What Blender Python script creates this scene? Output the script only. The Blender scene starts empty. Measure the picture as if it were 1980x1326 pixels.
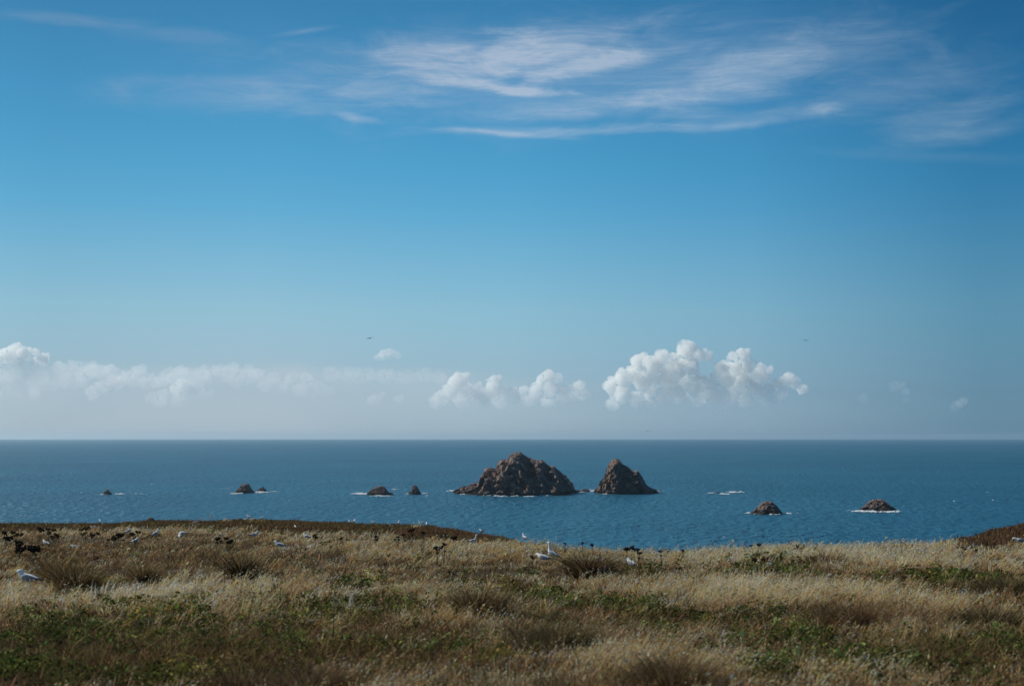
import bpy, bmesh, math, random
import numpy as np
from mathutils import Vector, Matrix, Euler

S = bpy.context.scene
R = math.radians
rng = np.random.default_rng(7)
random.seed(7)

# ------------------------------------------------------------------ camera
W0, H0, FPX = 1980.0, 1326.0, 2750.0       # photograph's pixel frame, focal length in its pixels
EYE = 40.0                                  # eye height above the sea
SEA_R = 25000.0                             # distance of the visible horizon
PITCH = math.atan(186 / FPX) - EYE / SEA_R
cam = bpy.data.cameras.new('camera')
cam.lens = 50.0
cam.sensor_width = 36.0
cam.clip_start = 0.1
cam.clip_end = 120000.0
cam.dof.use_dof = True
cam.dof.focus_distance = 75.0
cam.dof.aperture_fstop = 1.7
camo = bpy.data.objects.new('camera', cam)
S.collection.objects.link(camo)
camo.location = (0, 0, EYE)
camo.rotation_euler = (math.pi / 2 + PITCH, 0, 0)
S.camera = camo

# ------------------------------------------------------------------ light
SUN_AZ, SUN_EL = -64.0, 38.0                # degrees, azimuth from the view direction (+Y) to the right
sd = Vector((math.sin(R(SUN_AZ)) * math.cos(R(SUN_EL)), math.cos(R(SUN_AZ)) * math.cos(R(SUN_EL)), math.sin(R(SUN_EL))))
sun = bpy.data.lights.new('sun', 'SUN')
sun.energy = 3.8
sun.angle = R(0.53)
sun.color = (1.0, 0.935, 0.82)
suno = bpy.data.objects.new('sun', sun)
S.collection.objects.link(suno)
suno.location = (-60, 30, 90)
suno.rotation_euler = sd.to_track_quat('Z', 'Y').to_euler()

S.view_settings.view_transform = 'Standard'
S.view_settings.look = 'None'
S.view_settings.exposure = 0.0
S.view_settings.gamma = 1.0
S.cycles.use_denoising = True
S.cycles.max_bounces = 14
S.cycles.volume_bounces = 12
S.cycles.diffuse_bounces = 3
S.cycles.glossy_bounces = 2
S.cycles.transparent_max_bounces = 16
S.cycles.volume_step_rate = 0.4
S.cycles.volume_max_steps = 256

world = bpy.data.worlds.new("World")
S.world = world
world.use_nodes = True
WT = world.node_tree


class NT:
    """Small helper for wiring shader nodes."""
    def __init__(s, tree):
        s.t = tree
        tree.nodes.clear()

    def n(s, kind, **kw):
        nd = s.t.nodes.new(kind)
        for k, v in kw.items():
            setattr(nd, k, v)
        return nd

    def set(s, sock, v):
        if isinstance(v, bpy.types.NodeSocket):
            s.t.links.new(v, sock)
        elif v is not None:
            sock.default_value = v

    def m(s, op, a, b=None, c=None, clamp=False):
        nd = s.n('ShaderNodeMath', operation=op, use_clamp=clamp)
        for i, v in enumerate((a, b, c)):
            s.set(nd.inputs[i], v)
        return nd.outputs[0]

    def vm(s, op, a, b=None, out=0):
        nd = s.n('ShaderNodeVectorMath', operation=op)
        s.set(nd.inputs[0], a)
        if b is not None:
            s.set(nd.inputs[1], b)
        return nd.outputs[out]

    def xyz(s, x, y, z):
        nd = s.n('ShaderNodeCombineXYZ')
        for i, v in enumerate((x, y, z)):
            s.set(nd.inputs[i], v)
        return nd.outputs[0]

    def sep(s, v):
        nd = s.n('ShaderNodeSeparateXYZ')
        s.set(nd.inputs[0], v)
        return nd.outputs

    def mapping(s, v, loc=(0, 0, 0), rot=(0, 0, 0), sc=(1, 1, 1), kind='POINT'):
        nd = s.n('ShaderNodeMapping', vector_type=kind)
        s.set(nd.inputs[0], v)
        nd.inputs[1].default_value = loc
        nd.inputs[2].default_value = rot
        nd.inputs[3].default_value = sc
        return nd.outputs[0]

    def noise(s, v, scale, detail=4, rough=0.5, dist=0.0, col=False):
        nd = s.n('ShaderNodeTexNoise')
        s.set(nd.inputs['Vector'], v)
        nd.inputs['Scale'].default_value = scale
        nd.inputs['Detail'].default_value = detail
        nd.inputs['Roughness'].default_value = rough
        nd.inputs['Distortion'].default_value = dist
        return nd.outputs['Color' if col else 'Fac']

    def ss(s, v, a, b, lo=0.0, hi=1.0):
        nd = s.n('ShaderNodeMapRange', interpolation_type='SMOOTHSTEP')
        for i, q in enumerate((v, a, b, lo, hi)):
            s.set(nd.inputs[i], q)
        return nd.outputs[0]

    def ramp(s, fac, stops, interp='LINEAR'):
        nd = s.n('ShaderNodeValToRGB')
        cr = nd.color_ramp
        cr.interpolation = interp
        while len(cr.elements) < len(stops):
            cr.elements.new(0.5)
        for e, (p, c) in zip(cr.elements, stops):
            e.position = p
            e.color = (*c, 1)
        s.set(nd.inputs[0], fac)
        return nd.outputs[0]

    def mix(s, fac, a, b, blend='MIX'):
        nd = s.n('ShaderNodeMix', data_type='RGBA', blend_type=blend)
        s.set(nd.inputs[0], fac)
        for i, v in ((6, a), (7, b)):
            s.set(nd.inputs[i], (*v, 1) if isinstance(v, tuple) and len(v) == 3 else v)
        return nd.outputs[2]


def lin(r, g, b):
    f = lambda c: (c / 255 / 12.92) if c <= 10 else ((c / 255 + 0.055) / 1.055) ** 2.4
    return (f(r), f(g), f(b))


def build_world():
    t = NT(WT)
    d = t.vm('NORMALIZE', t.n('ShaderNodeTexCoord').outputs['Generated'])
    x, y, z = t.sep(d)
    zc = t.m('MAXIMUM', z, 0.004)
    dd = t.vm('NORMALIZE', t.xyz(x, y, zc))
    sky = t.n('ShaderNodeTexSky', sky_type='NISHITA', sun_disc=False, sun_elevation=R(SUN_EL),
              sun_rotation=R(SUN_AZ), altitude=40, air_density=1.0, dust_density=0.6, ozone_density=2.5)
    t.set(sky.inputs[0], dd)
    # colour of this day's air by elevation and by azimuth away from the sun
    el = t.m('ARCSINE', z)
    az = t.m('ARCTAN2', x, y)
    e01 = t.m('DIVIDE', el, R(20.0), clamp=True)
    tint = t.ramp(e01, ELEV_TINT)
    a01 = t.m('MULTIPLY_ADD', az, 1 / R(60.0), 0.5, clamp=True)
    side = t.ramp(a01, AZ_TINT)
    col = t.mix(1.0, t.mix(1.0, sky.outputs[0], tint, 'MULTIPLY'), side, 'MULTIPLY')
    # high cirrus: plane of u = azimuth, v = elevation, in thousandths of a radian
    u = t.m('MULTIPLY', az, 1000)
    v = t.m('MULTIPLY', el, 1000)
    uv = t.xyz(u, v, 0)
    warp = t.noise(uv, 0.006, 3, 0.5, 0, True)
    wv = t.vm('MULTIPLY', t.vm('SUBTRACT', warp, (0.5, 0.5, 0.5)), (70, 22, 0))
    uvw = t.vm('ADD', uv, wv)
    frayed = t.m('MULTIPLY_ADD', t.noise(t.mapping(uv, (1, 4, 0), (0, 0, R(-12)), (0.016, 0.055, 1)), 1.0, 7, 0.62, 0.7), 1.15, -0.575)
    total = None
    for (px, py, hl, hw, ang, amp) in CIRRUS:
        cu = math.atan((px - 990) / FPX) * 1000
        cv = (math.atan((663 - py) / FPX) + PITCH) * 1000
        q = t.mapping(uvw, (cu, cv, 0), (0, 0, R(ang)), (hl / 2.75, hw / 2.75, 1), 'TEXTURE')
        ln = t.m('ADD', t.vm('LENGTH', q, out=1), frayed)
        g = t.ss(ln, 1.0, 0.0, 0.0, amp)
        total = g if total is None else t.m('ADD', total, g)
    fib = t.noise(t.mapping(uvw, (0, 0, 0), (0, 0, R(-8)), (0.014, 0.22, 1)), 1.0, 10, 0.72, 0.5)
    fib2 = t.noise(t.mapping(uvw, (3, 9, 0), (0, 0, R(-17)), (0.020, 0.14, 1)), 1.0, 10, 0.74, 0.9)
    fib3 = t.noise(t.mapping(uvw, (7, 1, 0), (0, 0, R(20)), (0.03, 0.10, 1)), 1.0, 8, 0.7, 0.6)
    fb = t.m('MULTIPLY_ADD', fib, 0.5, t.m('MULTIPLY_ADD', fib2, 0.3, t.m('MULTIPLY', fib3, 0.2)))
    fb = t.ss(fb, 0.31, 0.72, 0.38, 1.25)
    cir = t.m('MULTIPLY', total, fb)
    cir = t.m('MULTIPLY', t.m('MINIMUM', cir, 0.66), 0.82)
    # distant stratus bank low over the sea on the left
    bn = t.noise(t.mapping(uv, (5, 2, 0), (0, 0, 0), (0.009, 0.030, 1)), 1.0, 8, 0.62, 0.5)
    top = t.m('MULTIPLY_ADD', bn, 16, -8)
    arch = t.ss(u, 130, -170, 40, 53)
    lower = t.m('SUBTRACT', t.m('ADD', arch, top), v)
    bank = t.m('MULTIPLY', t.ss(lower, -2, 9), t.ss(u, 130, -120, 0.0, 0.60))
    bank = t.m('MULTIPLY', bank, t.ss(v, 4, 46, 0.60, 1.0))
    bank = t.m('MULTIPLY', bank, t.ss(bn, 0.30, 0.70, 0.62, 1.2))
    white = (0.445, 0.55, 0.62)
    col = t.mix(t.m('MINIMUM', bank, 0.8), t.mix(1.0, col, (SKY_GAIN,) * 3, 'MULTIPLY'), white)
    col = t.mix(cir, col, t.mix(1.0, (0.52, 0.58, 0.66), side, 'MULTIPLY'))
    bg = t.n('ShaderNodeBackground')
    t.set(bg.inputs[0], col)
    bg.inputs[1].default_value = 1.0 if SKY_GAIN != 1 else 0.1
    o = t.n('ShaderNodeOutputWorld')
    t.t.links.new(bg.outputs[0], o.inputs[0])
    world.cycles.sampling_method = 'MANUAL'
    world.cycles.sample_map_resolution = 1024


SKY_GAIN = 0.085
ELEV_TINT = [(0.0151, (0.589, 0.911, 1.517)), (0.0879, (0.535, 0.778, 1.199)), (0.1503, (0.554, 0.801, 1.105)),
             (0.2024, (0.567, 0.843, 1.073)), (0.2545, (0.567, 0.885, 1.062)), (0.3585, (0.463, 0.880, 1.048)),
             (0.4620, (0.321, 0.848, 1.053)), (0.5341, (0.269, 0.825, 1.028)), (0.6667, (0.225, 0.759, 0.974)),
             (0.8518, (0.186, 0.648, 0.841))]
AZ_TINT = [(0.2011, (1.049, 0.959, 0.926)), (0.3316, (1.243, 1.096, 1.045)), (0.5000, (1.232, 1.162, 1.124)),
           (0.6583, (1.054, 1.073, 1.086)), (0.8052, (0.591, 0.763, 0.847))]
# px, py, half length, half width (photograph's pixels), tilt in degrees, amount
CIRRUS = [
    (940, 162, 240, 17, -5, 0.62), (1040, 174, 110, 13, -3, 0.55), (1170, 120, 190, 26, 11, 0.40), (980, 115, 340, 62, 5, 0.34),
    (820, 100, 240, 50, 6, 0.30), (1090, 95, 330, 60, 6, 0.34), (720, 180, 170, 34, 4, 0.26), (1150, 205, 280, 30, 5, 0.34),
    (1390, 165, 300, 66, 14, 0.26), (1560, 125, 380, 80, 9, 0.22), (1180, 252, 500, 15, 1, 0.28), (960, 258, 240, 9, -3, 0.30),
    (690, 234, 64, 12, -6, 0.34), (1585, 232, 66, 15, 6, 0.34), (1430, 242, 230, 22, 3, 0.20), (1840, 250, 200, 40, 12, 0.36),
    (1860, 285, 220, 30, 7, 0.34), (1800, 325, 320, 18, -3, 0.12), (1760, 195, 360, 60, 9, 0.22), (440, 215, 360, 34, 0, 0.18),
    (380, 185, 260, 24, 3, 0.14), (120, 80, 200, 16, 4, 0.18), (330, 92, 160, 22, -2, 0.12), (570, 68, 90, 9, 12, 0.16),
    (1200, 145, 900, 150, 2, 0.20), (700, 150, 600, 110, 0, 0.08),
]
build_world()


# ------------------------------------------------------------------ helpers
COL = S.collection


def ray(px, py):
    dx, dy = (px - 990) / FPX, (663 - py) / FPX
    c, s_ = math.cos(PITCH), math.sin(PITCH)
    return np.array([dx, c - dy * s_, s_ + dy * c])


def at_depth(px, py, y):
    """Point on the sight line of a photograph pixel at ground distance y ahead."""
    d = ray(px, py)
    return np.array([0, 0, EYE]) + d * (y / d[1])


def on_sea(px, py):
    d = ray(px, py)
    return np.array([0, 0, EYE]) + d * (-EYE / d[2])


def smooth(x, a, b):
    t = np.clip((x - a) / (b - a), 0, 1)
    return t * t * (3 - 2 * t)


def hash3(ix, iy, iz, seed):
    h = (ix * 374761393 + iy * 668265263 + iz * 2147483647 + seed * 1274126177) & 0xFFFFFFFF
    h = ((h ^ (h >> 13)) * 1274126177) & 0xFFFFFFFF
    h = ((h ^ (h >> 16)) * 2246822519) & 0xFFFFFFFF
    return ((h ^ (h >> 15)) & 0xFFFFFF) / 0xFFFFFF


def vnoise(p, seed=0):
    p = np.asarray(p, float)
    i = np.floor(p).astype(np.int64)
    f = p - i
    f = f * f * f * (f * (f * 6 - 15) + 10)
    r = 0
    for dx in (0, 1):
        wx = f[..., 0] if dx else 1 - f[..., 0]
        for dy in (0, 1):
            wy = f[..., 1] if dy else 1 - f[..., 1]
            for dz in (0, 1):
                wz = f[..., 2] if dz else 1 - f[..., 2]
                r = r + wx * wy * wz * hash3(i[..., 0] + dx, i[..., 1] + dy, i[..., 2] + dz, seed)
    return r * 2 - 1


def fbm(p, octaves=4, seed=0, gain=0.5, ridged=False):
    p = np.asarray(p, float)
    a, r, t = 1.0, 0, 0
    for o in range(octaves):
        v = vnoise(p, seed + o * 17)
        r = r + a * ((1 - 2 * np.abs(v)) if ridged else v)
        t += a
        a *= gain
        p = p * 2.03 + 11.3
    return r / t


def fbm2(x, y, scale, octaves=4, seed=0, **k):
    return fbm(np.stack([np.asarray(x) * scale, np.asarray(y) * scale, np.zeros_like(np.asarray(x, float))], -1), octaves, seed, **k)


def tag(o, label=None, cat=None, group=None, kind=None):
    for k, v in (('label', label), ('category', cat), ('group', group), ('kind', kind)):
        if v:
            o[k] = v
    return o


def link(name, me, parent=None):
    o = bpy.data.objects.new(name, me)
    COL.objects.link(o)
    if parent is not None:
        o.parent = parent
    return o


def mesh_np(name, verts, faces, mats, cols=None, smooth_=False, midx=None):
    """Mesh from arrays; faces is (n, 3) or (n, 4) or a list of such."""
    me = bpy.data.meshes.new(name)
    groups = faces if isinstance(faces, list) else [faces]
    groups = [np.asarray(g, np.int32) for g in groups if len(g)]
    loops = np.concatenate([g.ravel() for g in groups])
    tot = np.concatenate([np.full(len(g), g.shape[1], np.int32) for g in groups])
    me.vertices.add(len(verts))
    me.vertices.foreach_set('co', np.asarray(verts, np.float32).ravel())
    me.loops.add(len(loops))
    me.loops.foreach_set('vertex_index', loops)
    me.polygons.add(len(tot))
    me.polygons.foreach_set('loop_start', np.concatenate([[0], np.cumsum(tot)[:-1]]).astype(np.int32))
    me.polygons.foreach_set('loop_total', tot)
    if midx is not None:
        me.polygons.foreach_set('material_index', np.asarray(midx, np.int32))
    me.polygons.foreach_set('use_smooth', np.full(len(tot), bool(smooth_)))
    if cols is not None:
        at = me.color_attributes.new('Col', 'FLOAT_COLOR', 'POINT')
        c4 = np.ones((len(verts), 4), np.float32)
        c4[:, :3] = cols
        at.data.foreach_set('color', c4.ravel())
    for m_ in (mats if isinstance(mats, (list, tuple)) else [mats]):
        me.materials.append(m_)
    me.update()
    me.validate()
    return me


def material(name, build):
    m_ = bpy.data.materials.new(name)
    m_.use_nodes = True
    t = NT(m_.node_tree)
    out = t.n('ShaderNodeOutputMaterial')
    build(t, out)
    return m_


def principled(t, out, color, rough=0.8, spec=0.3, normal=None):
    p = t.n('ShaderNodeBsdfPrincipled')
    t.set(p.inputs['Base Color'], (*color, 1) if isinstance(color, tuple) and len(color) == 3 else color)
    t.set(p.inputs['Roughness'], rough)
    p.inputs['Specular IOR Level'].default_value = spec
    if normal is not None:
        t.set(p.inputs['Normal'], normal)
    t.t.links.new(p.outputs[0], out.inputs['Surface'])
    return p


def plain(name, color, rough=0.7, vary=0.15, scale=30.0, spec=0.3):
    def b(t, out):
        pos = t.n('ShaderNodeTexCoord').outputs['Object']
        f = t.noise(pos, scale, 4)
        c0 = tuple(c * (1 - vary) for c in color)
        c1 = tuple(min(1, c * (1 + vary)) for c in color)
        principled(t, out, t.ramp(f, [(0.3, c0), (0.7, c1)]), rough, spec)
    return material(name, b)


# ------------------------------------------------------------------ the sea
def sea_mat(t, out):
    pos = t.n('ShaderNodeNewGeometry').outputs['Position']
    swell = t.noise(t.mapping(pos, sc=(0.018, 0.045, 0)), 1.0, 3, 0.55)
    chop = t.noise(t.mapping(pos, rot=(0, 0, R(8)), sc=(0.20, 0.10, 0)), 1.0, 3, 0.55, 0.4)
    rip = t.noise(t.mapping(pos, rot=(0, 0, R(-18)), sc=(0.55, 0.8, 0)), 1.0, 3, 0.6)
    h = t.m('MULTIPLY_ADD', swell, 2.6, t.m('MULTIPLY_ADD', chop, 5.2, t.m('MULTIPLY', rip, 0.35)))
    gust = t.noise(t.mapping(pos, rot=(0, 0, R(20)), sc=(0.006, 0.003, 0)), 1.0, 4, 0.6)
    h = t.m('MULTIPLY', h, t.ss(gust, 0.3, 0.7, 0.45, 1.15))
    b = t.n('ShaderNodeBump')
    b.inputs['Strength'].default_value = 1.0
    b.inputs['Distance'].default_value = 1.0
    t.set(b.inputs['Height'], h)
    # wind lanes and depth patches in the water
    lane = t.noise(t.mapping(pos, sc=(0.0022, 0.0035, 0)), 1.0, 6, 0.6)
    c = t.ramp(lane, [(0.3, SEA_A), (0.72, SEA_B)])
    p = principled(t, out, c, 0.40, 0.42, b.outputs[0])
    p.inputs['IOR'].default_value = 1.33


SEA_A, SEA_B = (0.008, 0.080, 0.138), (0.017, 0.126, 0.198)
M_SEA = material('sea water', sea_mat)
ang = np.linspace(0, 2 * math.pi, 360, endpoint=False)
rs = np.array([60, 700, 3000, 9000, SEA_R])
V = [(0, 0, 0)]
for r_ in rs:
    V += [(r_ * math.cos(a), r_ * math.sin(a), 0) for a in ang]
tri = np.array([(0, 1 + i, 1 + (i + 1) % 360) for i in range(360)])
quad = np.array([(1 + k * 360 + i, 1 + (k + 1) * 360 + i, 1 + (k + 1) * 360 + (i + 1) % 360, 1 + k * 360 + (i + 1) % 360)
                 for k in range(len(rs) - 1) for i in range(360)])
sea = link('sea', mesh_np('sea', V, [tri, quad], M_SEA))
tag(sea, kind='structure')


# ------------------------------------------------------------------ sea rocks
def rock_mat(t, out):
    pos = t.n('ShaderNodeNewGeometry').outputs['Position']
    obj = t.n('ShaderNodeTexCoord').outputs['Object']
    x, y, z = t.sep(pos)
    a = t.noise(obj, 0.16, 7, 0.62, 0.4)
    c = t.ramp(a, [(0.28, (0.078, 0.055, 0.047)), (0.5, (0.175, 0.120, 0.100)), (0.72, (0.33, 0.245, 0.205))])
    f = t.noise(obj, 0.8, 6, 0.65)
    c = t.mix(t.ss(f, 0.58, 0.74, 0, 0.55), c, (0.33, 0.28, 0.25))          # pale lichen and guano
    red = t.noise(obj, 0.09, 3, 0.5)
    c = t.mix(t.ss(red, 0.50, 0.66, 0, 0.6), c, (0.20, 0.095, 0.055))
    wet = t.m('ADD', z, t.m('MULTIPLY_ADD', t.noise(obj, 0.3, 3), 3.0, -1.5))
    c = t.mix(t.ss(wet, 3.6, 1.0, 0, 0.9), c, (0.03, 0.027, 0.025))        # tide band
    b = t.n('ShaderNodeBump')
    b.inputs['Strength'].default_value = 0.9
    b.inputs['Distance'].default_value = 1.2
    t.set(b.inputs['Height'], t.noise(obj, 0.55, 7, 0.65))
    principled(t, out, c, 0.9, 0.2, b.outputs[0])


M_ROCK = material('weathered sea rock', rock_mat)


SHORE = []


def facets(p, seed):
    """Broken planes: every cell of a jittered lattice tilts its own way."""
    p = np.asarray(p, float)
    i = np.floor(p).astype(np.int64)
    best = np.full(p.shape[:-1], 1e9)
    val = np.zeros(p.shape[:-1])
    for dx in (-1, 0, 1):
        for dy in (-1, 0, 1):
            for dz in (-1, 0, 1):
                c = i + np.array([dx, dy, dz])
                h = [hash3(c[..., 0], c[..., 1], c[..., 2], seed + q) for q in range(7)]
                o = p - (c + np.stack(h[:3], -1))
                d = (o ** 2).sum(-1)
                v = sum(o[..., q] * (h[3 + q] * 2 - 1) for q in range(3)) * 1.5 + h[6] * 0.9 - .45
                val = np.where(d < best, v, val)
                best = np.minimum(best, d)
    return val




def sea_rock(name, prof, y_front, label, ribs=(), group=None, seed=1, rough=1.0, back=0.75, cat='sea stack'):
    """Rock whose ridge follows prof [(px, py)...]; its first and last points lie at the waterline.
    y_front: picture row of the nearest waterline. ribs: (px, width px, push in metres) of buttresses."""
    prof = sorted(prof)
    x0, x1 = prof[0][0], prof[-1][0]
    y_end = 0.5 * (prof[0][1] + prof[-1][1])
    Df = on_sea(0.5 * (x0 + x1), y_front)[1]
    mpp = Df / FPX
    halfw = (x1 - x0) * mpp / 2
    Dr = max(on_sea(0.5 * (x0 + x1), min(y_end, y_front - 0.3))[1], Df + 0.55 * halfw)
    Dr = min(Dr, Df + 1.3 * halfw)
    nx = int(np.clip((x1 - x0) * 1.3, 36, 300))
    ny = int(np.clip(nx * 0.75, 30, 190))
    px = np.linspace(x0, x1, nx)
    ptop = np.interp(px, [p[0] for p in prof], [p[1] for p in prof])
    jag = fbm2(px, np.zeros_like(px) + seed, 0.30, 4, seed, gain=0.65) * 2.0 * rough
    ptop = ptop + jag * smooth(np.minimum(px - x0, x1 - px), 0, 6)
    # ridge heights at distance Dr
    hr = np.array([at_depth(a, b, Dr)[2] for a, b in zip(px, ptop)])
    hr = np.maximum(hr, -1.0)
    e = np.abs((px - (x0 + x1) / 2) / ((x1 - x0) / 2))
    foot = np.sqrt(np.clip(1 - e ** 2.2, 0, 1))                 # plan outline
    s = np.linspace(-1, 1, ny)                                  # -1 front foot .. 0 ridge .. 1 back foot
    SX, PX = np.meshgrid(s, px)
    HR, FO = np.repeat(hr[:, None], ny, 1), np.repeat(foot[:, None], ny, 1)
    depth = np.where(SX < 0, SX * (Dr - Df), SX * (Dr - Df) * back) * (0.15 + 0.85 * FO)
    Y = Dr + depth
    a = 1 - np.abs(SX)
    prof_f = np.where(SX < 0, a ** 0.72, a ** 0.8)
    Z = -1.5 + (HR + 1.5) * prof_f
    # each column keeps the bearing of the ridge, so the rock stands up in plan like the real one
    X = (PX - 990) / FPX * Dr + (PX - (x0 + x1) / 2) / FPX * (Y - Dr) * 0.3
    mask = np.clip(a * 1.6, 0, 1) * smooth(Z, -1.5, 3)
    edge = smooth(np.abs(SX), 0.0, 0.18)
    for (bx, bw, push) in ribs:
        g = np.exp(-(((PX - bx) + 6 * fbm2(Z * 0.1, Z * 0 + bx, 1.0, 2, seed)) / bw) ** 2)
        Y = Y - push * g * mask * np.where(SX < 0, 1, 0) * edge
    P = np.stack([X, Y, Z], -1)
    k = 1 / max(halfw, 6) * 40
    big = fbm(P * (0.055 * k), 5, seed, 0.55, True)
    mid = fbm(P * np.array([0.22, 0.16, 0.10]) * min(k, 2.5), 4, seed + 5, 0.55)
    amp = min(halfw * 0.155, 5.4) * rough
    crag = fbm(P * np.array([0.35, 0.35, 0.22]) * min(k, 2.2), 5, seed + 21, 0.62, True)
    fc = 1.25 * facets(P * np.array([0.12, 0.09, 0.075]) * min(k, 2.4), seed) + 0.55 * facets(P * np.array([0.34, 0.24, 0.22]) * min(k, 2.4), seed + 50)
    Y = Y - (big * amp * 1.1 + mid * amp * 0.5 + crag * amp * 0.28 + fc * amp * 0.85) * edge * smooth(Z, -1.5, 2.5)
    X = X + (mid * amp * 0.2 + crag * amp * 0.12 - fc * amp * 0.22) * edge
    Z = Z + (fbm(P * 0.3, 3, seed + 9, 0.6) * 0.35 * amp * edge + big * amp * 0.22 * edge) * smooth(Z, 0, 5)
    # where the water meets the near foot of the rock, for the surf
    fi = np.argmax(Z[:, :ny // 2 + 1] > 0.15, axis=1)
    okc = Z[np.arange(nx), fi] > 0.15
    SHORE.append((X[np.arange(nx), fi][okc], Y[np.arange(nx), fi][okc], seed, halfw))
    base = np.array([np.mean(X), np.mean(Y), 0.0])
    V = np.stack([X - base[0], Y - base[1], Z], -1).reshape(-1, 3)
    idx = np.arange(nx * ny).reshape(nx, ny)
    F = np.stack([idx[:-1, :-1], idx[1:, :-1], idx[1:, 1:], idx[:-1, 1:]], -1).reshape(-1, 4)
    F = np.concatenate([F, ])
    o = link(name, mesh_np(name, V, F, M_ROCK, smooth_=False))
    o.location = base
    tag(o, label, cat, group)
    return o


G_ROCK = 'sea stacks and rocks offshore'
sea_rock('sea_stack', [(878, 948.5), (893, 941), (905, 940), (912, 934), (924, 935), (931, 917), (938, 906), (949, 902), (957, 907),
                       (963, 893), (970, 888), (982, 887), (986, 879), (997, 873), (1006, 873), (1014, 879), (1026, 886), (1033, 887),
                       (1040, 889), (1047, 888.5), (1054, 892), (1061, 900), (1070, 900.5), (1082, 909), (1094, 922), (1102, 934),
                       (1107, 945), (1116, 949)],
         958.5, 'largest rugged brown sea stack with broken summit ridge, far out in the water',
         ribs=((945, 11, 7), (985, 24, 13), (1019, 9, -11), (1044, 11, 9), (1058, 6, -6), (1073, 9, 8), (1095, 9, 4)), group=G_ROCK, seed=3)
sea_rock('sea_stack', [(1149, 947), (1156, 941), (1162, 930), (1170, 915), (1175, 899), (1178, 893), (1184, 888), (1190, 885.5), (1197, 888),
                       (1203, 896), (1210, 900), (1219, 906), (1223, 912), (1229, 906), (1233, 911), (1241, 921), (1246, 933), (1252, 940),
                       (1262, 945), (1269, 947.5)],
         955.5, 'tall cone shaped sea stack just right of the largest stack', ribs=((1186, 11, 9), (1206, 8, -5), (1224, 10, 4)), group=G_ROCK, seed=11)
sea_rock('low_rock', [(1100, 950), (1108, 946.5), (1120, 947.5), (1130, 944.5), (1136, 945), (1141, 949)], 951,
         'low dark reef rock awash in the gap between the two big stacks', group=G_ROCK, seed=21, cat='rock')
sea_rock('low_rock', [(1261, 948.5), (1268, 946.5), (1274, 947), (1279, 948.5)], 949.5,
         'tiny dark rock awash at the right foot of the cone shaped stack', group=G_ROCK, seed=23, cat='rock')
sea_rock('rock_islet', [(202, 954), (207, 948), (211, 944.5), (214, 945), (215, 949), (218, 951), (220, 955)], 956,
         'small dark fin of rock alone at far left of the sea', group=G_ROCK, seed=31, cat='rock')
sea_rock('rock_islet', [(457, 951), (462, 946), (466, 941), (468, 936.5), (474, 936.5), (477, 934.5), (483, 935), (486, 939), (490, 946), (496, 952)], 953.5,
         'dark blocky rock with notched flat top and a small pointed rock beside it', group=G_ROCK, seed=33, cat='rock')
sea_rock('rock_islet', [(498, 949), (503, 945), (511, 939.5), (513, 943), (517, 946), (518, 949.5)], 950.5,
         'small pointed dark rock on the right of the notched blocky rock', group=G_ROCK, seed=35, cat='rock')
sea_rock('rock_islet', [(712, 952), (718, 946), (725, 943), (729, 940), (737, 939), (745, 941), (748, 946), (753, 951), (760, 952.5), (766, 956)], 957.5,
         'rounded dark rock islet with white surf streaming off its left side', group=G_ROCK, seed=37, cat='rock')
sea_rock('rock_islet', [(790, 952), (795, 949), (798, 938), (804, 936), (809, 941), (812, 947), (815, 954)], 956,
         'narrow upright dark rock between the rounded islet and the largest stack', group=G_ROCK, seed=39, cat='rock')
sea_rock('low_rock', [(1379, 952.5), (1383, 950.5), (1389, 951), (1394, 952.5)], 953.2,
         'barely showing dark reef in a strip of white breakers right of the stacks', group=G_ROCK, seed=41, cat='rock')
sea_rock('rock_islet', [(1448, 991), (1457, 984), (1464, 977), (1471, 970), (1480, 968.5), (1489, 968), (1495, 974), (1500, 977), (1503, 984), (1511, 991)], 995,
         'rounded dark hump of rock in the near water, steep on its right side', group=G_ROCK, seed=43, cat='rock')
sea_rock('rock_islet', [(1655, 986), (1664, 979), (1672, 974), (1675, 969), (1685, 965), (1697, 964), (1706, 967), (1714, 974), (1722, 979), (1730, 986)], 989.5,
         'low wide rock with a long white band of surf along its foot', group=G_ROCK, seed=45, cat='rock')


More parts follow.
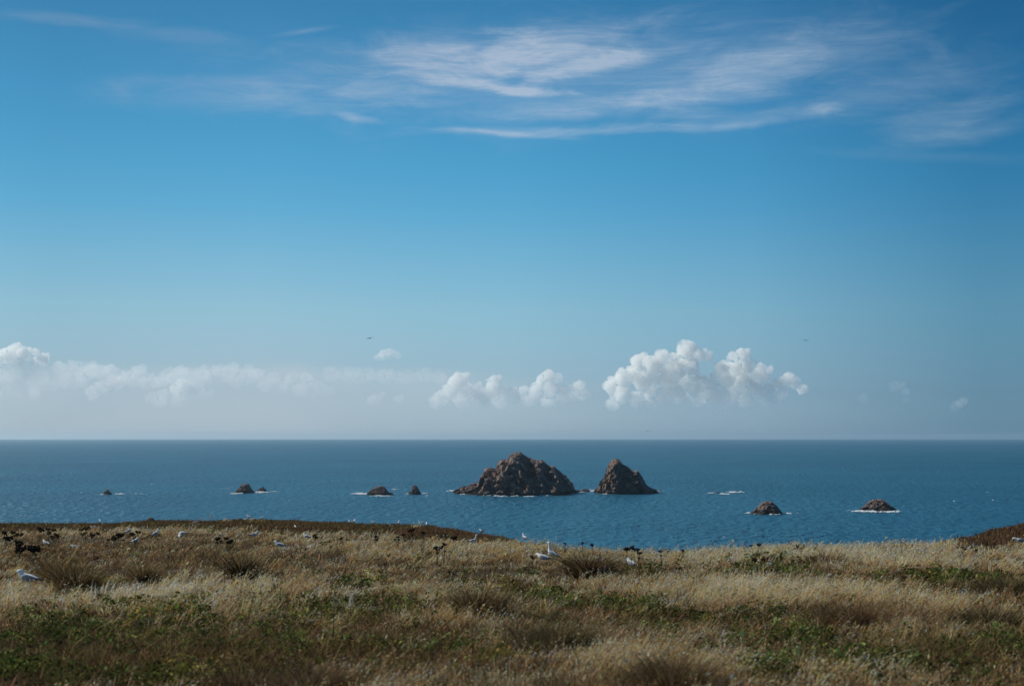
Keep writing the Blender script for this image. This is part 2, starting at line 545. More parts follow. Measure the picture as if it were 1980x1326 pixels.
# breaking water round the rocks
def foam_patches():
    """Broken wash trailing from the rocks, and a ragged collar along every near foot."""
    spots = [(863, 890, 949.0, 1.2, .8), (884, 900, 951, 1.2, .9), (903, 945, 955, 1.6, 1), (940, 956, 957.8, .9, .7), (957, 985, 959.8, 1.0, .8),
             (1012, 1036, 960, .9, .7), (1116, 1134, 951.5, .8, .7), (1122, 1148, 947.5, 1.2, .8), (1140, 1150, 949.5, 1.2, .9),
             (1262, 1283, 949.2, .8, .7), (195, 208, 956, .9, .5), (221, 246, 955.2, .8, .8), (246, 290, 954.5, .6, .4),
             (446, 472, 954, 1.2, .9), (492, 520, 952.3, 1.8, .9), (518, 550, 950.3, .7, .5), (678, 718, 955.4, 2.0, 1), (712, 758, 958.8, 1.0, .8),
             (748, 772, 946, .6, .5), (782, 800, 954.7, 1.0, .8), (813, 826, 954.3, .8, .7), (1366, 1388, 953.4, 1.0, .9), (1390, 1412, 955, 1.0, .8),
             (1404, 1438, 951.6, 1.3, .9), (1438, 1464, 992, 1.3, .8), (1498, 1545, 993, 1.0, .6), (1640, 1736, 989.3, 2.0, 1.0), (1715, 1750, 989, .9, .6),
             (908, 920, 983, .6, .3)]
    r2 = np.random.default_rng(4)
    for _ in range(46):                                          # scattered whitecaps
        y = r2.uniform(925, 1040)
        a = r2.uniform(0, 1980)
        spots.append((a, a + r2.uniform(2.5, 7), y, r2.uniform(.25, .5), r2.uniform(.25, .42)))
    vs, fs, n = [], [], 0

    def put(x, yy, f, i, amt):
        nonlocal n
        z = np.clip(f, 0, 1.2) * 0.5 + 0.02 + np.clip(fbm2(x, yy, 0.6, 3, i + 80), 0, 1) * 0.6 * amt
        z = np.where(f > 0.12, z, -0.3)
        vs.append(np.stack([x, yy, z], -1).reshape(-1, 3))
        idx = n + np.arange(x.size).reshape(x.shape)
        q = np.stack([idx[:-1, :-1], idx[1:, :-1], idx[1:, 1:], idx[:-1, 1:]], -1).reshape(-1, 4)
        keep = (f[:-1, :-1] > 0.12) & (f[1:, 1:] > 0.12)
        fs.append(q[keep.ravel()])
        n += x.size

    for i, (a, b, y, hw, amt) in enumerate(spots):
        pa, pb = on_sea(a, y), on_sea(b, y)
        D = pa[1]
        L = pb[0] - pa[0]
        dep = 0.8 * hw * D * D / (EYE * FPX)
        nx, ny = max(8, int(L / 0.3)), max(7, int(2 * dep / 0.5))
        u, v = np.meshgrid(np.linspace(0, 1, nx), np.linspace(-1, 1, ny), indexing='ij')
        x = pa[0] + u * L
        yy = D + v * dep + fbm2(x, v * 0, 0.12, 2, i) * dep * 0.6
        f = amt * 0.9 - np.abs(v) ** 1.5 * 0.7 - (2 * np.abs(u - 0.5)) ** 2 * 0.6 + fbm2(x, yy * 0.6, 0.42, 4, i + 40, gain=.65) * 1.7 - 0.1
        put(x, yy, f, i, amt)
    for sx, sy, seed, hwid in SHORE:
        if len(sx) < 8:
            continue
        m_ = max(12, int((sx.max() - sx.min()) / 0.4))
        xs = np.linspace(sx[0], sx[-1], m_)
        ys = np.interp(xs, sx, sy)
        wd = np.clip(1.8 + 7.0 * fbm2(xs, xs * 0 + seed, 0.09, 3, seed + 60), 0, 6) * min(1, hwid / 10)
        u, v = np.meshgrid(np.arange(m_), np.linspace(0, 1, 9), indexing='ij')
        x = xs[u]
        yy = ys[u] + 1.0 - v * (wd[u] + 1.0)
        f = np.where(wd[u] > 0.3, .55 - v * .5 + fbm2(x, yy, 0.5, 4, seed + 70, gain=.65) * 1.3, -1)
        put(x, yy, f, seed, .8)
    return np.concatenate(vs), np.concatenate(fs)


M_FOAM = plain('white surf', (0.66, 0.72, 0.74), 0.6, 0.1, 0.8)
fv, ff = foam_patches()
tag(link('surf', mesh_np('surf', fv, ff, M_FOAM, smooth_=True)), 'white surf breaking round the sea rocks', None, None, 'stuff')


# ------------------------------------------------------------------ the headland
SKY_X = np.array([-300, 0, 120, 200, 250, 290, 340, 400, 450, 500, 600, 700, 760, 830, 880, 940, 980, 1010, 1080, 1180, 1260, 1300, 1350, 1400, 1450,
                  1500, 1600, 1700, 1800, 1850, 1880, 1900, 1940, 1980, 2100, 2300], float)
SKY_T = np.array([1014, 1013, 1013, 1012, 1010, 1007, 1008, 1008, 1006, 1005, 1007, 1011, 1013, 1018, 1024, 1034, 1042, 1047, 1055, 1060, 1064, 1065, 1063, 1059, 1055,
                  1052, 1052, 1051, 1049, 1045, 1038, 1031, 1021, 1012, 1004, 998], float)     # skyline rows in the photograph
SKY_Y = SKY_T.copy()
D_TOP, K_SLOPE, GRASS_H = 2.0, 0.038, 0.30


def crest(px):
    s_ = (np.interp(px, SKY_X, SKY_Y) - 849) / FPX + EYE / SEA_R
    return D_TOP / (s_ - K_SLOPE)


def ground_z(x, y):
    x, y = np.asarray(x, float), np.asarray(y, float)
    r = np.hypot(x, y)
    az = np.arctan2(x, y)
    px = 990 + FPX * np.tan(np.clip(az, -0.5, 0.5))
    rc = crest(px)
    rc = rc + smooth(np.abs(az), 0.5, 1.6) * 160
    k = K_SLOPE * np.clip(np.cos(az) + 0.06, 0, 1)
    drop = D_TOP + GRASS_H + k * r
    und = fbm2(x, y, 0.11, 3, 5) * 0.16 + fbm2(x, y, 0.45, 2, 9) * 0.06
    w = 2.5
    q = (r - rc) / w
    extra = 0.10 * w * np.logaddexp(0, q)
    q2 = (r - rc - 40) / 8
    extra = extra + 0.75 * 8 * np.logaddexp(0, np.clip(q2, -60, 200))
    # grass is short on the seaward heath, so the soil reaches higher there
    drop = drop - 0.12 * smooth(r, 65, 80)
    return np.maximum(EYE - drop + und - extra, -4.0)


def ground_hit(px, py, lift=0.0, rmax=130.0):
    """Where the sight line of a pixel comes within `lift` of the ground."""
    d = ray(px, py)
    t = np.linspace(8, rmax, 4000)
    P = d[None] * (t / math.hypot(d[0], d[1]))[:, None] + np.array([0, 0, EYE])
    g = P[:, 2] - ground_z(P[:, 0], P[:, 1]) - lift
    i = np.argmax(g < 0) if (g < 0).any() else int(np.argmin(g))
    return np.array([P[i, 0], P[i, 1], ground_z(P[i, 0], P[i, 1])])


def to_px(x, y, z):
    x, y, z = np.asarray(x, float), np.asarray(y, float), np.asarray(z, float) - EYE
    c, s_ = math.cos(PITCH), math.sin(PITCH)
    f = y * c + z * s_
    return 990 + FPX * x / f, 663 - FPX * (z * c - y * s_) / f


def fit_crest():
    """Moves the crest of the headland until its outline, grass included, stands where the photograph has it."""
    r = np.linspace(30, 150, 500)
    for _ in range(10):
        for i, px in enumerate(SKY_X):
            az = math.atan((px - 990) / FPX)
            x, y = r * math.sin(az), r * math.cos(az)
            veg = 0.10 if (px < 1000 or px > 1845) else 0.24
            py = to_px(x, y, ground_z(x, y) + veg)[1]
            SKY_Y[i] += np.clip(SKY_T[i] - py.min(), -8, 8) * 0.7


fit_crest()
GREENS = [(250, 1215, 270, 48), (560, 1228, 150, 34), (820, 1250, 130, 28), (935, 1265, 50, 16), (1010, 1150, 110, 22), (1420, 1208, 130, 28),
          (1560, 1228, 80, 20), (1920, 1258, 130, 34), (1250, 1108, 60, 12), (1470, 1090, 100, 16), (1830, 1118, 90, 16), (700, 1200, 110, 22),
          (100, 1195, 120, 22), (1480, 1290, 60, 18), (1130, 1172, 230, 26), (1260, 1192, 190, 24), (790, 1180, 110, 22), (690, 1128, 60, 12), (950, 1118, 80, 12), (420, 1270, 200, 30), (760, 1225, 120, 24), (1700, 1275, 120, 20), (1060, 1190, 70, 18), (60, 1270, 120, 30), (640, 1180, 160, 26), (200, 1300, 220, 22), (520, 1310, 120, 20)]


def green_at(px, py):
    g = np.zeros_like(px)
    for (cx, cy, a, b) in GREENS:
        g = np.maximum(g, np.exp(-(((px - cx) / a) ** 2 + ((py - cy) / b) ** 2) * 0.9))
    return g


def heath_at(px, py):
    lo = np.interp(px, [-200, 0, 250, 450, 520, 640, 800, 900, 960, 1040, 1060, 1830, 1850, 1900, 1980, 2100],
                   [1027, 1028, 1027, 1026, 1030, 1032, 1042, 1048, 1050, 1056, 1000, 1000, 1054, 1056, 1054, 1050])
    return smooth(lo - py, -2.5, 2.5)


def ground_mat(t, out):
    pos = t.n('ShaderNodeNewGeometry').outputs['Position']
    a = t.noise(pos, 0.5, 6, 0.6)
    c = t.ramp(a, [(0.3, (0.045, 0.033, 0.018)), (0.5, (0.085, 0.062, 0.032)), (0.72, (0.15, 0.115, 0.065))])
    f = t.noise(pos, 14.0, 5, 0.7)
    c = t.mix(t.ss(f, 0.45, 0.65, 0, 0.7), c, (0.04, 0.03, 0.018))
    b = t.n('ShaderNodeBump')
    b.inputs['Distance'].default_value = 0.05
    t.set(b.inputs['Height'], f)
    principled(t, out, c, 0.95, 0.1, b.outputs[0])


M_SOIL = material('soil and litter', ground_mat)
azs = np.concatenate([np.arange(-180, -27, 3.0), np.arange(-27, 27, 0.22), np.arange(27, 180, 3.0)])
rad = np.concatenate([[0.5], np.geomspace(2, 130, 230), np.geomspace(134, 420, 30)])
AZ, RR = np.meshgrid(np.radians(azs), rad, indexing='ij')
gx, gy = RR * np.sin(AZ), RR * np.cos(AZ)
gz = ground_z(gx, gy)
n_a, n_r = gx.shape
gi = np.arange(n_a * n_r).reshape(n_a, n_r)
gq = np.stack([gi, np.roll(gi, -1, 0)], 0)
gf = np.stack([gq[0][:, :-1], gq[0][:, 1:], gq[1][:, 1:], gq[1][:, :-1]], -1).reshape(-1, 4)
gv = np.concatenate([np.stack([gx, gy, gz], -1).reshape(-1, 3), [[0, 0, float(ground_z(0.001, 0.001))]]])
gc = np.array([(n_a * n_r, int(gq[0][i, 0]), int(gq[1][i, 0])) for i in range(n_a)])
ground = link('ground', mesh_np('ground', gv, [gf, gc], M_SOIL, smooth_=True))
tag(ground, kind='structure')


# ------------------------------------------------------------------ grass, heath and ground cover
def leaf_mat(name, trans=0.4, gloss=0.0):
    def b(t, out):
        at = t.n('ShaderNodeAttribute', attribute_name='Col')
        d = t.n('ShaderNodeBsdfDiffuse')
        tr = t.n('ShaderNodeBsdfTranslucent')
        t.set(d.inputs[0], at.outputs['Color'])
        t.set(tr.inputs[0], at.outputs['Color'])
        mx = t.n('ShaderNodeMixShader')
        mx.inputs[0].default_value = trans
        t.t.links.new(d.outputs[0], mx.inputs[1])
        t.t.links.new(tr.outputs[0], mx.inputs[2])
        t.t.links.new(mx.outputs[0], out.inputs['Surface'])
    return material(name, b)


M_STRAW = leaf_mat('dry straw', 0.42)
M_BROWN = leaf_mat('dead brown growth', 0.3)
M_LEAF = leaf_mat('green leaf', 0.35)


def strips(base, ang, lean, length, width, bend, face, c0, c1):
    """Blades: two quads and a tip, seven vertices each. Returns verts, [quads, tris], colours."""
    n = len(base)
    dirh = np.stack([np.cos(ang), np.sin(ang), np.zeros(n)], -1)
    wv = np.stack([-np.sin(face), np.cos(face), np.zeros(n)], -1)
    pts = []
    for f, wf in ((0.0, 0.8), (0.38, 1.0), (0.74, 0.75), (1.0, 0.0)):
        h = length * (f - 0.28 * bend * f * f)
        out = length * (lean * f + bend * f * f)
        c = base + dirh * out[:, None] + np.array([0, 0, 1.0]) * h[:, None]
        if wf:
            pts += [c - wv * (width * wf / 2)[:, None], c + wv * (width * wf / 2)[:, None]]
        else:
            pts.append(c)
    V = np.stack(pts, 1)
    o = (np.arange(n) * 7)[:, None]
    q = np.concatenate([o + np.array([0, 1, 3, 2]), o + np.array([2, 3, 5, 4])])
    t3 = o + np.array([4, 5, 6])
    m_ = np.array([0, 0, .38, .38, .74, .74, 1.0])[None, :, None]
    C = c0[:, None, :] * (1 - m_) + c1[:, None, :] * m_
    return V.reshape(-1, 3), [q, t3], C.reshape(-1, 3)


def diamonds(cen, d1, d2, c):
    n = len(cen)
    V = np.stack([cen - d1, cen + d2, cen + d1, cen - d2], 1).reshape(-1, 3)
    q = (np.arange(n) * 4)[:, None] + np.array([0, 1, 2, 3])
    return V, q, np.repeat(c, 4, 0)


class Bunch:
    def __init__(s):
        s.v, s.q, s.t, s.c, s.n = [], [], [], [], 0

    def add(s, V, faces, C):
        for f in (faces if isinstance(faces, list) else [faces]):
            (s.q if f.shape[1] == 4 else s.t).append(f + s.n)
        s.v.append(V)
        s.c.append(C)
        s.n += len(V)

    def mesh(s, name, mat):
        fs = []
        if s.q:
            fs.append(np.concatenate(s.q))
        if s.t:
            fs.append(np.concatenate(s.t))
        return mesh_np(name, np.concatenate(s.v), fs, mat, np.concatenate(s.c))


def rdir(n):
    v = rng.normal(size=(n, 3))
    return v / np.linalg.norm(v, axis=1, keepdims=True)


def scatter(n, rmin=10.0, far=0.5):
    """Random ground points in the part of the headland ahead, denser close by."""
    az = np.arctan(rng.uniform(-0.54, 0.54, n))
    px = 990 + FPX * np.tan(az)
    rmax = crest(px) + 5
    u = rng.random(n)
    r = np.where(rng.random(n) < far, rmin * (rmax / rmin) ** u, 1 / (u / rmin + (1 - u) / rmax))
    x, y = r * np.sin(az), r * np.cos(az)
    z = ground_z(x, y)
    px, py = to_px(x, y, z + 0.1)
    return x, y, z, r, px, py


def pick(mask, *arrs):
    return [a[mask] for a in arrs]


def vary(base, n, v=0.25, hue=0.08):
    b = np.tile(np.asarray(base, float), (n, 1))
    k = np.exp(rng.normal(0, v, (n, 1)))
    return np.clip(b * k * np.exp(rng.normal(0, hue, (n, 3))), 0.004, 0.75)


PALE = [(330, 1150, 420, 26, 1.0), (620, 1160, 200, 30, .8), (1000, 1080, 330, 26, .5), (1560, 1075, 420, 26, .9), (1500, 1150, 260, 20, .9), (1880, 1085, 200, 18, .7),
        (1800, 1160, 160, 16, .6), (1330, 1140, 160, 16, .7), (1700, 1300, 260, 20, .6), (250, 1310, 260, 16, .7), (870, 1120, 260, 22, .5),
        (1480, 1305, 90, 16, .5)]
BROWN = [(300, 1318, 700, 24, .25), (1300, 1322, 800, 26, .45), (180, 1065, 330, 22, .9), (480, 1085, 260, 22, .6), (430, 1260, 420, 34, .6), (760, 1285, 300, 40, .6), (1010, 1200, 240, 34, .5), (1660, 1195, 260, 26, .9),
         (1920, 1140, 130, 22, .9), (1890, 1215, 130, 26, .8), (1180, 1235, 160, 34, .6), (1580, 1110, 160, 14, .5), (1780, 1250, 260, 20, .6), (1230, 1310, 260, 22, .5)]


def blobs_at(lst, px, py):
    g = np.zeros_like(px)
    for (cx, cy, a, b, w) in lst:
        g = np.maximum(g, w * np.exp(-(((px - cx) / a) ** 2 + ((py - cy) / b) ** 2)))
    return g


def spread(idx_n, sig, x, y):
    """Repeats tuft centres idx_n times with a gaussian offset."""
    k = np.repeat(np.arange(len(x)), idx_n)
    s_ = sig[k] if isinstance(sig, np.ndarray) else sig
    xx = x[k] + rng.normal(0, 1, len(k)) * s_
    yy = y[k] + rng.normal(0, 1, len(k)) * s_
    return k, xx, yy, ground_z(xx, yy)


# standing straw with seed heads, growing in tufts
def build_straw():
    b = Bunch()
    x, y, z, r, px, py = scatter(66000)
    patch = fbm2(x, y, 0.16, 4, 61)
    clump = fbm2(x, y, 0.75, 3, 64, gain=0.6)
    g, he = green_at(px, py), heath_at(px, py)
    pale, brown = blobs_at(PALE, px, py), blobs_at(BROWN, px, py)
    body = np.clip(0.32 + 0.8 * patch + 0.75 * clump + 0.40 * pale - 0.38 * brown, 0, 1.2)
    body = np.maximum(body, 0.42 * smooth(r, 35, 60))
    p = body * (1 - 0.90 * np.clip(g * 1.2, 0, 1)) * (1 - 0.985 * he)
    k = rng.random(len(x)) < p
    x, y, z, r, px, py, patch, clump, body, pale, brown = pick(k, x, y, z, r, px, py, patch, clump, body, pale, brown)
    n = len(x)
    th = (0.14 + 0.14 * body + 0.06 * patch) * np.exp(rng.normal(0, .24, n)) * (0.74 + 0.26 * smooth(r, 14, 40))
    tone = np.exp(0.25 * patch + 0.30 * clump + 0.58 * pale - 0.58 * brown + rng.normal(-.05, .36, n))
    warm = rng.normal(0, .10, n)
    wind = 2.4 * fbm2(x, y, 0.45, 2, 71) + 0.2 + rng.normal(0, 0.7, n)
    lodge = np.abs(rng.normal(0.25, 0.30, n))
    cnt = rng.integers(8, 20, n)
    kk, x, y, z = spread(cnt, np.maximum(0.055, 0.0022 * r) * np.exp(rng.normal(0, .3, n)), x, y)
    n = len(kk)
    r = r[kk]
    h = np.clip(th[kk] * np.exp(rng.normal(0, .25, n)), .06, .62)
    w = np.maximum(0.0040, 0.00040 * r) * np.exp(rng.normal(0, 0.3, n))
    tn = tone[kk][:, None] * np.stack([np.exp(warm[kk]), np.ones(n), np.exp(-1.6 * warm[kk])], -1)
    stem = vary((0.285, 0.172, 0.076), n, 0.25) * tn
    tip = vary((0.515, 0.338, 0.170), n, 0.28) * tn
    wd = wind[kk] + rng.normal(0, .45, n)
    bend = np.abs(rng.normal(0.32, 0.25, n))
    lean = lodge[kk] + np.abs(rng.normal(0.05, 0.18, n))
    base = np.stack([x, y, z - 0.03], -1)
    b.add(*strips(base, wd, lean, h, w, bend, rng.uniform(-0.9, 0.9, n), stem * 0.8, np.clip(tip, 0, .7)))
    # seed heads: a few husks along the top of the stalk
    kh = rng.random(n) < 0.42
    m_ = kh.sum()
    dirh = np.stack([np.cos(wd[kh]), np.sin(wd[kh]), np.zeros(m_)], -1)
    for i in range(3):
        f = 0.80 + 0.12 * i + rng.normal(0, 0.02, m_)
        out = h[kh] * (lean[kh] * f + bend[kh] * f * f)
        c = base[kh] + dirh * out[:, None] + np.array([0, 0, 1.]) * (h[kh] * (f - 0.28 * bend[kh] * f * f))[:, None]
        ln = np.maximum(0.018, 0.00075 * r[kh]) * np.exp(rng.normal(0, .3, m_))
        ax = dirh * 0.75 + np.array([0, 0, 0.6]) + rdir(m_) * 0.45
        ax /= np.linalg.norm(ax, axis=1, keepdims=True)
        sd_ = np.cross(ax, rdir(m_))
        sd_ /= np.linalg.norm(sd_, axis=1, keepdims=True) + 1e-6
        b.add(*diamonds(c + rdir(m_) * (0.3 * ln)[:, None], ax * ln[:, None], sd_ * (ln * 0.36)[:, None],
                        np.clip(vary((0.58, 0.405, 0.225), m_, 0.36) * tn[kh], 0, .58)))
    return b.mesh('dry_grass', M_STRAW)


# tangled dead undergrowth and brown scrub between
def build_under():
    b = Bunch()
    x, y, z, r, px, py = scatter(44000)
    patch = fbm2(x, y, 0.3, 4, 161)
    he, brown, pale = heath_at(px, py), blobs_at(BROWN, px, py), blobs_at(PALE, px, py)
    k = rng.random(len(x)) < np.clip(0.55 - 0.5 * patch + 0.5 * brown - 0.25 * pale, 0.05, 1) * (1 - 0.7 * he)
    x, y, z, r, patch, brown = pick(k, x, y, z, r, patch, brown)
    n = len(x)
    tone = np.exp(rng.normal(0, .40, n))
    red = np.clip(0.5 + fbm2(x, y, 0.5, 3, 166) + rng.normal(0, .3, n), 0, 1)
    th = np.clip(0.11 + 0.10 * brown + rng.normal(0, .03, n), .05, .32)
    cnt = rng.integers(9, 22, n)
    kk, x, y, z = spread(cnt, np.maximum(0.06, 0.0024 * r), x, y)
    n = len(kk)
    r = r[kk]
    c = vary((0.138, 0.096, 0.041), n, 0.36, 0.08) * tone[kk][:, None]
    c[:, 0] *= 1 + 0.18 * red[kk]
    c[:, 2] *= 1 + 0.25 * red[kk]
    straw = rng.random(n) < 0.10
    c[straw] = vary((0.38, 0.26, 0.12), int(straw.sum()), 0.35)
    h = th[kk] * np.exp(rng.normal(0, .35, n))
    w = np.maximum(0.0045, 0.00050 * r) * np.exp(rng.normal(0, 0.3, n))
    b.add(*strips(np.stack([x, y, z - 0.02], -1), rng.uniform(0, 6.28, n), np.abs(rng.normal(0.4, 0.5, n)), h, w, np.abs(rng.normal(0.3, 0.4, n)),
                  rng.uniform(-1.2, 1.2, n), c * 0.8, c))
    return b.mesh('dead_undergrowth', M_BROWN)


def build_green():
    b = Bunch()
    x, y, z, r, px, py = scatter(40000, far=0.35)
    g = green_at(px, py)
    patch = fbm2(x, y, 0.8, 3, 261)
    k = rng.random(len(x)) < np.clip(g * 1.5 * np.clip(0.50 + 1.5 * patch, 0, 1) + 0.09 * np.clip(patch * 3, 0, 1), 0, 1) * (1 - heath_at(px, py))
    x, y, z, r, patch = pick(k, x, y, z, r, patch)
    n = len(x)
    lum = np.exp(rng.normal(-.05, .50, n) + 0.8 * fbm2(x, y, 1.1, 2, 266))
    yel = np.clip(fbm2(x, y, 0.6, 2, 269) + rng.normal(0, .25, n), 0, 1)
    ht = np.clip(0.17 * np.exp(rng.normal(0, .35, n)) * (0.9 + 0.5 * patch), .05, .36)
    fx, fy, fz, fr = x.copy(), y.copy(), z + ht, r.copy()
    kk, x, y, z = spread(rng.integers(12, 28, n), np.maximum(.055, .0020 * r), x, y)
    n = len(kk)
    r = r[kk]
    hh = ht[kk] * rng.uniform(0.1, 1.0, n) ** .7
    c = np.stack([x, y, z + hh], -1)
    ln = np.maximum(0.024, 0.0010 * r) * np.exp(rng.normal(0, 0.35, n))
    nrm = rdir(n) * .8 + np.array([-0.2, -0.1, 0.9])
    ax = np.cross(nrm, rdir(n))
    ax /= np.linalg.norm(ax, axis=1, keepdims=True) + 1e-6
    sd_ = np.cross(nrm, ax)
    sd_ /= np.linalg.norm(sd_, axis=1, keepdims=True) + 1e-6
    col = vary((0.076, 0.098, 0.026), n, 0.30, 0.12) * lum[kk][:, None]
    col[:, 0] *= 1 + 0.8 * yel[kk]
    b.add(*diamonds(c, ax * ln[:, None], sd_ * (ln * 0.5)[:, None], col))
    # small yellow flowers here and there
    kf = rng.random(len(fx)) < 0.012
    m_ = int(kf.sum())
    c = np.stack([fx[kf], fy[kf], fz[kf] + 0.03], -1)
    ln = np.maximum(0.014, 0.0008 * fr[kf])
    ax = np.tile([1.0, 0, 0], (m_, 1)) * ln[:, None]
    sd_ = np.tile([0.0, 0.5, 0.85], (m_, 1)) * ln[:, None]
    b.add(*diamonds(c, ax, sd_, vary((0.62, 0.46, 0.03), m_, 0.15, 0.03)))
    return b.mesh('ground_cover', M_LEAF)


def build_heath():
    b = Bunch()
    az = np.arctan(rng.uniform(-0.43, 0.43, 250000))
    n = len(az)
    r = rng.uniform(52, 118, n)
    x, y = r * np.sin(az), r * np.cos(az)
    z = ground_z(x, y)
    px, py = to_px(x, y, z + 0.1)
    he = heath_at(px, py)
    patch = fbm2(x, y, 0.35, 3, 361)
    k = (rng.random(n) < he * np.clip(0.75 + 0.8 * patch, 0.1, 1)) & (r < crest(px) + 5)
    x, y, z, r, px, py, patch = pick(k, x, y, z, r, px, py, patch)
    n = len(x)
    hue = fbm2(x, y, 0.22, 3, 366)
    right = smooth(px, 1000, 1800)[:, None]
    red = np.array([0.170, 0.094, 0.050])
    olive = np.array([0.155, 0.120, 0.050])
    mixv = np.clip(0.55 + 1.3 * hue, 0, 1)[:, None]
    c = (olive * (1 - mixv) + red * mixv) * (1 - right) + np.array([0.15, 0.088, 0.048]) * right
    # left of the gull rocks the turf is browner and shorter
    c = c * np.exp(rng.normal(0, 0.35, (n, 1)))
    h = np.clip(0.17 + 0.14 * patch + rng.normal(0, 0.05, n), 0.05, 0.45) * (1 + 0.3 * right[:, 0])
    w = 0.00075 * r * np.exp(rng.normal(0, 0.3, n))
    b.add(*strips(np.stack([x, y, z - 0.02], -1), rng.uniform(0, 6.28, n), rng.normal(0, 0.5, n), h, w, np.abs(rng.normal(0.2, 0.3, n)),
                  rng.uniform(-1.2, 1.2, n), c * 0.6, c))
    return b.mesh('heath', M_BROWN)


def stuff(name, me, label):
    return tag(link(name, me), label, None, None, 'stuff')


stuff('dry_grass', build_straw(), 'pale dry grass with seed heads over the headland')
stuff('dead_undergrowth', build_under(), 'brown dead undergrowth between the grass stalks')
stuff('ground_cover', build_green(), 'low green leafy ground cover in patches')
stuff('heath', build_heath(), 'short reddish brown heath on the seaward edge')


# ------------------------------------------------------------------ shapes for the small things
def loft(path, n=10, axis='x'):
    """Closed tube through (point, half width, half height) rings; rings stand across the path in the y / path-normal plane."""
    P = [Vector(p[0]) for p in path]
    V, F = [], []
    for i, p in enumerate(path):
        a, b = P[max(i - 1, 0)], P[min(i + 1, len(P) - 1)]
        t = (b - a).normalized()
        side = Vector((0, 1, 0))
        up = t.cross(side).normalized() * -1
        for k in range(n):
            q = 2 * math.pi * k / n
            V.append(P[i] + side * (p[1] * math.cos(q)) + up * (p[2] * math.sin(q)))
    for i in range(len(path) - 1):
        for k in range(n):
            F.append((i * n + k, i * n + (k + 1) % n, (i + 1) * n + (k + 1) % n, (i + 1) * n + k))
    F.append(tuple(reversed(range(n))))
    F.append(tuple(range((len(path) - 1) * n, len(path) * n)))
    return V, F


def mesh_py(name, V, F, mats, midx=None, smooth_=True):
    me = bpy.data.meshes.new(name)
    me.from_pydata([tuple(v) for v in V], [], [tuple(f) for f in F])
    for m_ in (mats if isinstance(mats, (list, tuple)) else [mats]):
        me.materials.append(m_)
    for i, p in enumerate(me.polygons):
        p.use_smooth = smooth_
        if midx is not None:
            p.material_index = midx[i]
    bm = bmesh.new()
    bm.from_mesh(me)
    bmesh.ops.recalc_face_normals(bm, faces=bm.faces)
    bm.to_mesh(me)
    bm.free()
    return me


def tube(pts, r0, r1, n=5):
    """Thin tapering stem through points of any direction."""
    P = [Vector(p) for p in pts]
    V, F = [], []
    for i, p in enumerate(P):
        t = (P[min(i + 1, len(P) - 1)] - P[max(i - 1, 0)]).normalized()
        a = t.orthogonal().normalized()
        b = t.cross(a)
        r = r0 + (r1 - r0) * i / (len(P) - 1)
        V += [p + a * (r * math.cos(2 * math.pi * k / n)) + b * (r * math.sin(2 * math.pi * k / n)) for k in range(n)]
    for i in range(len(P) - 1):
        for k in range(n):
            F.append((i * n + k, i * n + (k + 1) % n, (i + 1) * n + (k + 1) % n, (i + 1) * n + k))
    F += [tuple(reversed(range(n))), tuple(range((len(P) - 1) * n, len(P) * n))]
    return V, F


def join(parts):
    V, F = [], []
    for v, f in parts:
        o = len(V)
        V += list(v)
        F += [tuple(i + o for i in q) for q in f]
    return V, F


# ------------------------------------------------------------------ gulls
M_WHITE = plain('white plumage', (0.80, 0.80, 0.79), 0.75, 0.05)
M_MANTLE = plain('grey wing feathers', (0.27, 0.29, 0.32), 0.75, 0.12)
M_TIP = plain('dark wing tip', (0.03, 0.03, 0.032), 0.7, 0.2)
M_BEAK = plain('yellow beak', (0.62, 0.38, 0.06), 0.5, 0.1)
M_LEGS = plain('pale pink leg', (0.45, 0.27, 0.24), 0.6, 0.1)
M_BUFF = plain('mottled brown plumage', (0.33, 0.29, 0.25), 0.8, 0.35, 40)

BODY = [((-.35, 0, .215), .022, .006), ((-.28, 0, .225), .036, .014), ((-.20, 0, .235), .055, .045), ((-.10, 0, .245), .078, .078),
        ((0, 0, .255), .092, .094), ((.09, 0, .275), .086, .090)]
NECK = {
    'stand': [((.155, 0, .325), .060, .064), ((.185, 0, .385), .042, .046), ((.205, 0, .430), .041, .044), ((.235, 0, .452), .042, .043),
              ((.268, 0, .452), .032, .031), ((.292, 0, .446), .014, .014)],
    'alert': [((.145, 0, .34), .058, .062), ((.165, 0, .42), .040, .043), ((.178, 0, .50), .034, .037), ((.190, 0, .555), .040, .041),
              ((.222, 0, .575), .041, .041), ((.255, 0, .573), .030, .029), ((.280, 0, .566), .013, .013)],
    'low': [((.155, 0, .300), .064, .066), ((.205, 0, .335), .050, .052), ((.240, 0, .352), .046, .047), ((.278, 0, .350), .042, .042),
            ((.308, 0, .342), .030, .029), ((.330, 0, .334), .013, .013)],
    'tuck': [((.150, 0, .325), .074, .078), ((.185, 0, .368), .062, .060), ((.205, 0, .400), .058, .050), ((.232, 0, .408), .050, .044),
             ((.262, 0, .398), .034, .032), ((.284, 0, .386), .014, .014)],
}


def beak_mesh(pose):
    e = NECK[pose][-1][0]
    return loft([((e[0] - .012, 0, e[2]), .012, .014), ((e[0] + .02, 0, e[2] - .004), .009, .012), ((e[0] + .042, 0, e[2] - .010), .006, .009),
                 ((e[0] + .052, 0, e[2] - .020), .002, .003)], 6)


def wing_mesh(sgn):
    path = [((.125, sgn * .060, .30), .022, .030), ((.07, sgn * .080, .292), .022, .066), ((-.03, sgn * .078, .272), .022, .075),
            ((-.13, sgn * .060, .254), .020, .058), ((-.22, sgn * .040, .244), .016, .036), ((-.30, sgn * .024, .240), .011, .020),
            ((-.38, sgn * .014, .236), .006, .010), ((-.43, sgn * .010, .232), .002, .003)]
    V, F = loft(path, 10)
    mi = [1 if i >= 40 and i < 70 else 0 for i in range(len(F))]
    mi[-1] = 1
    return V, F, mi


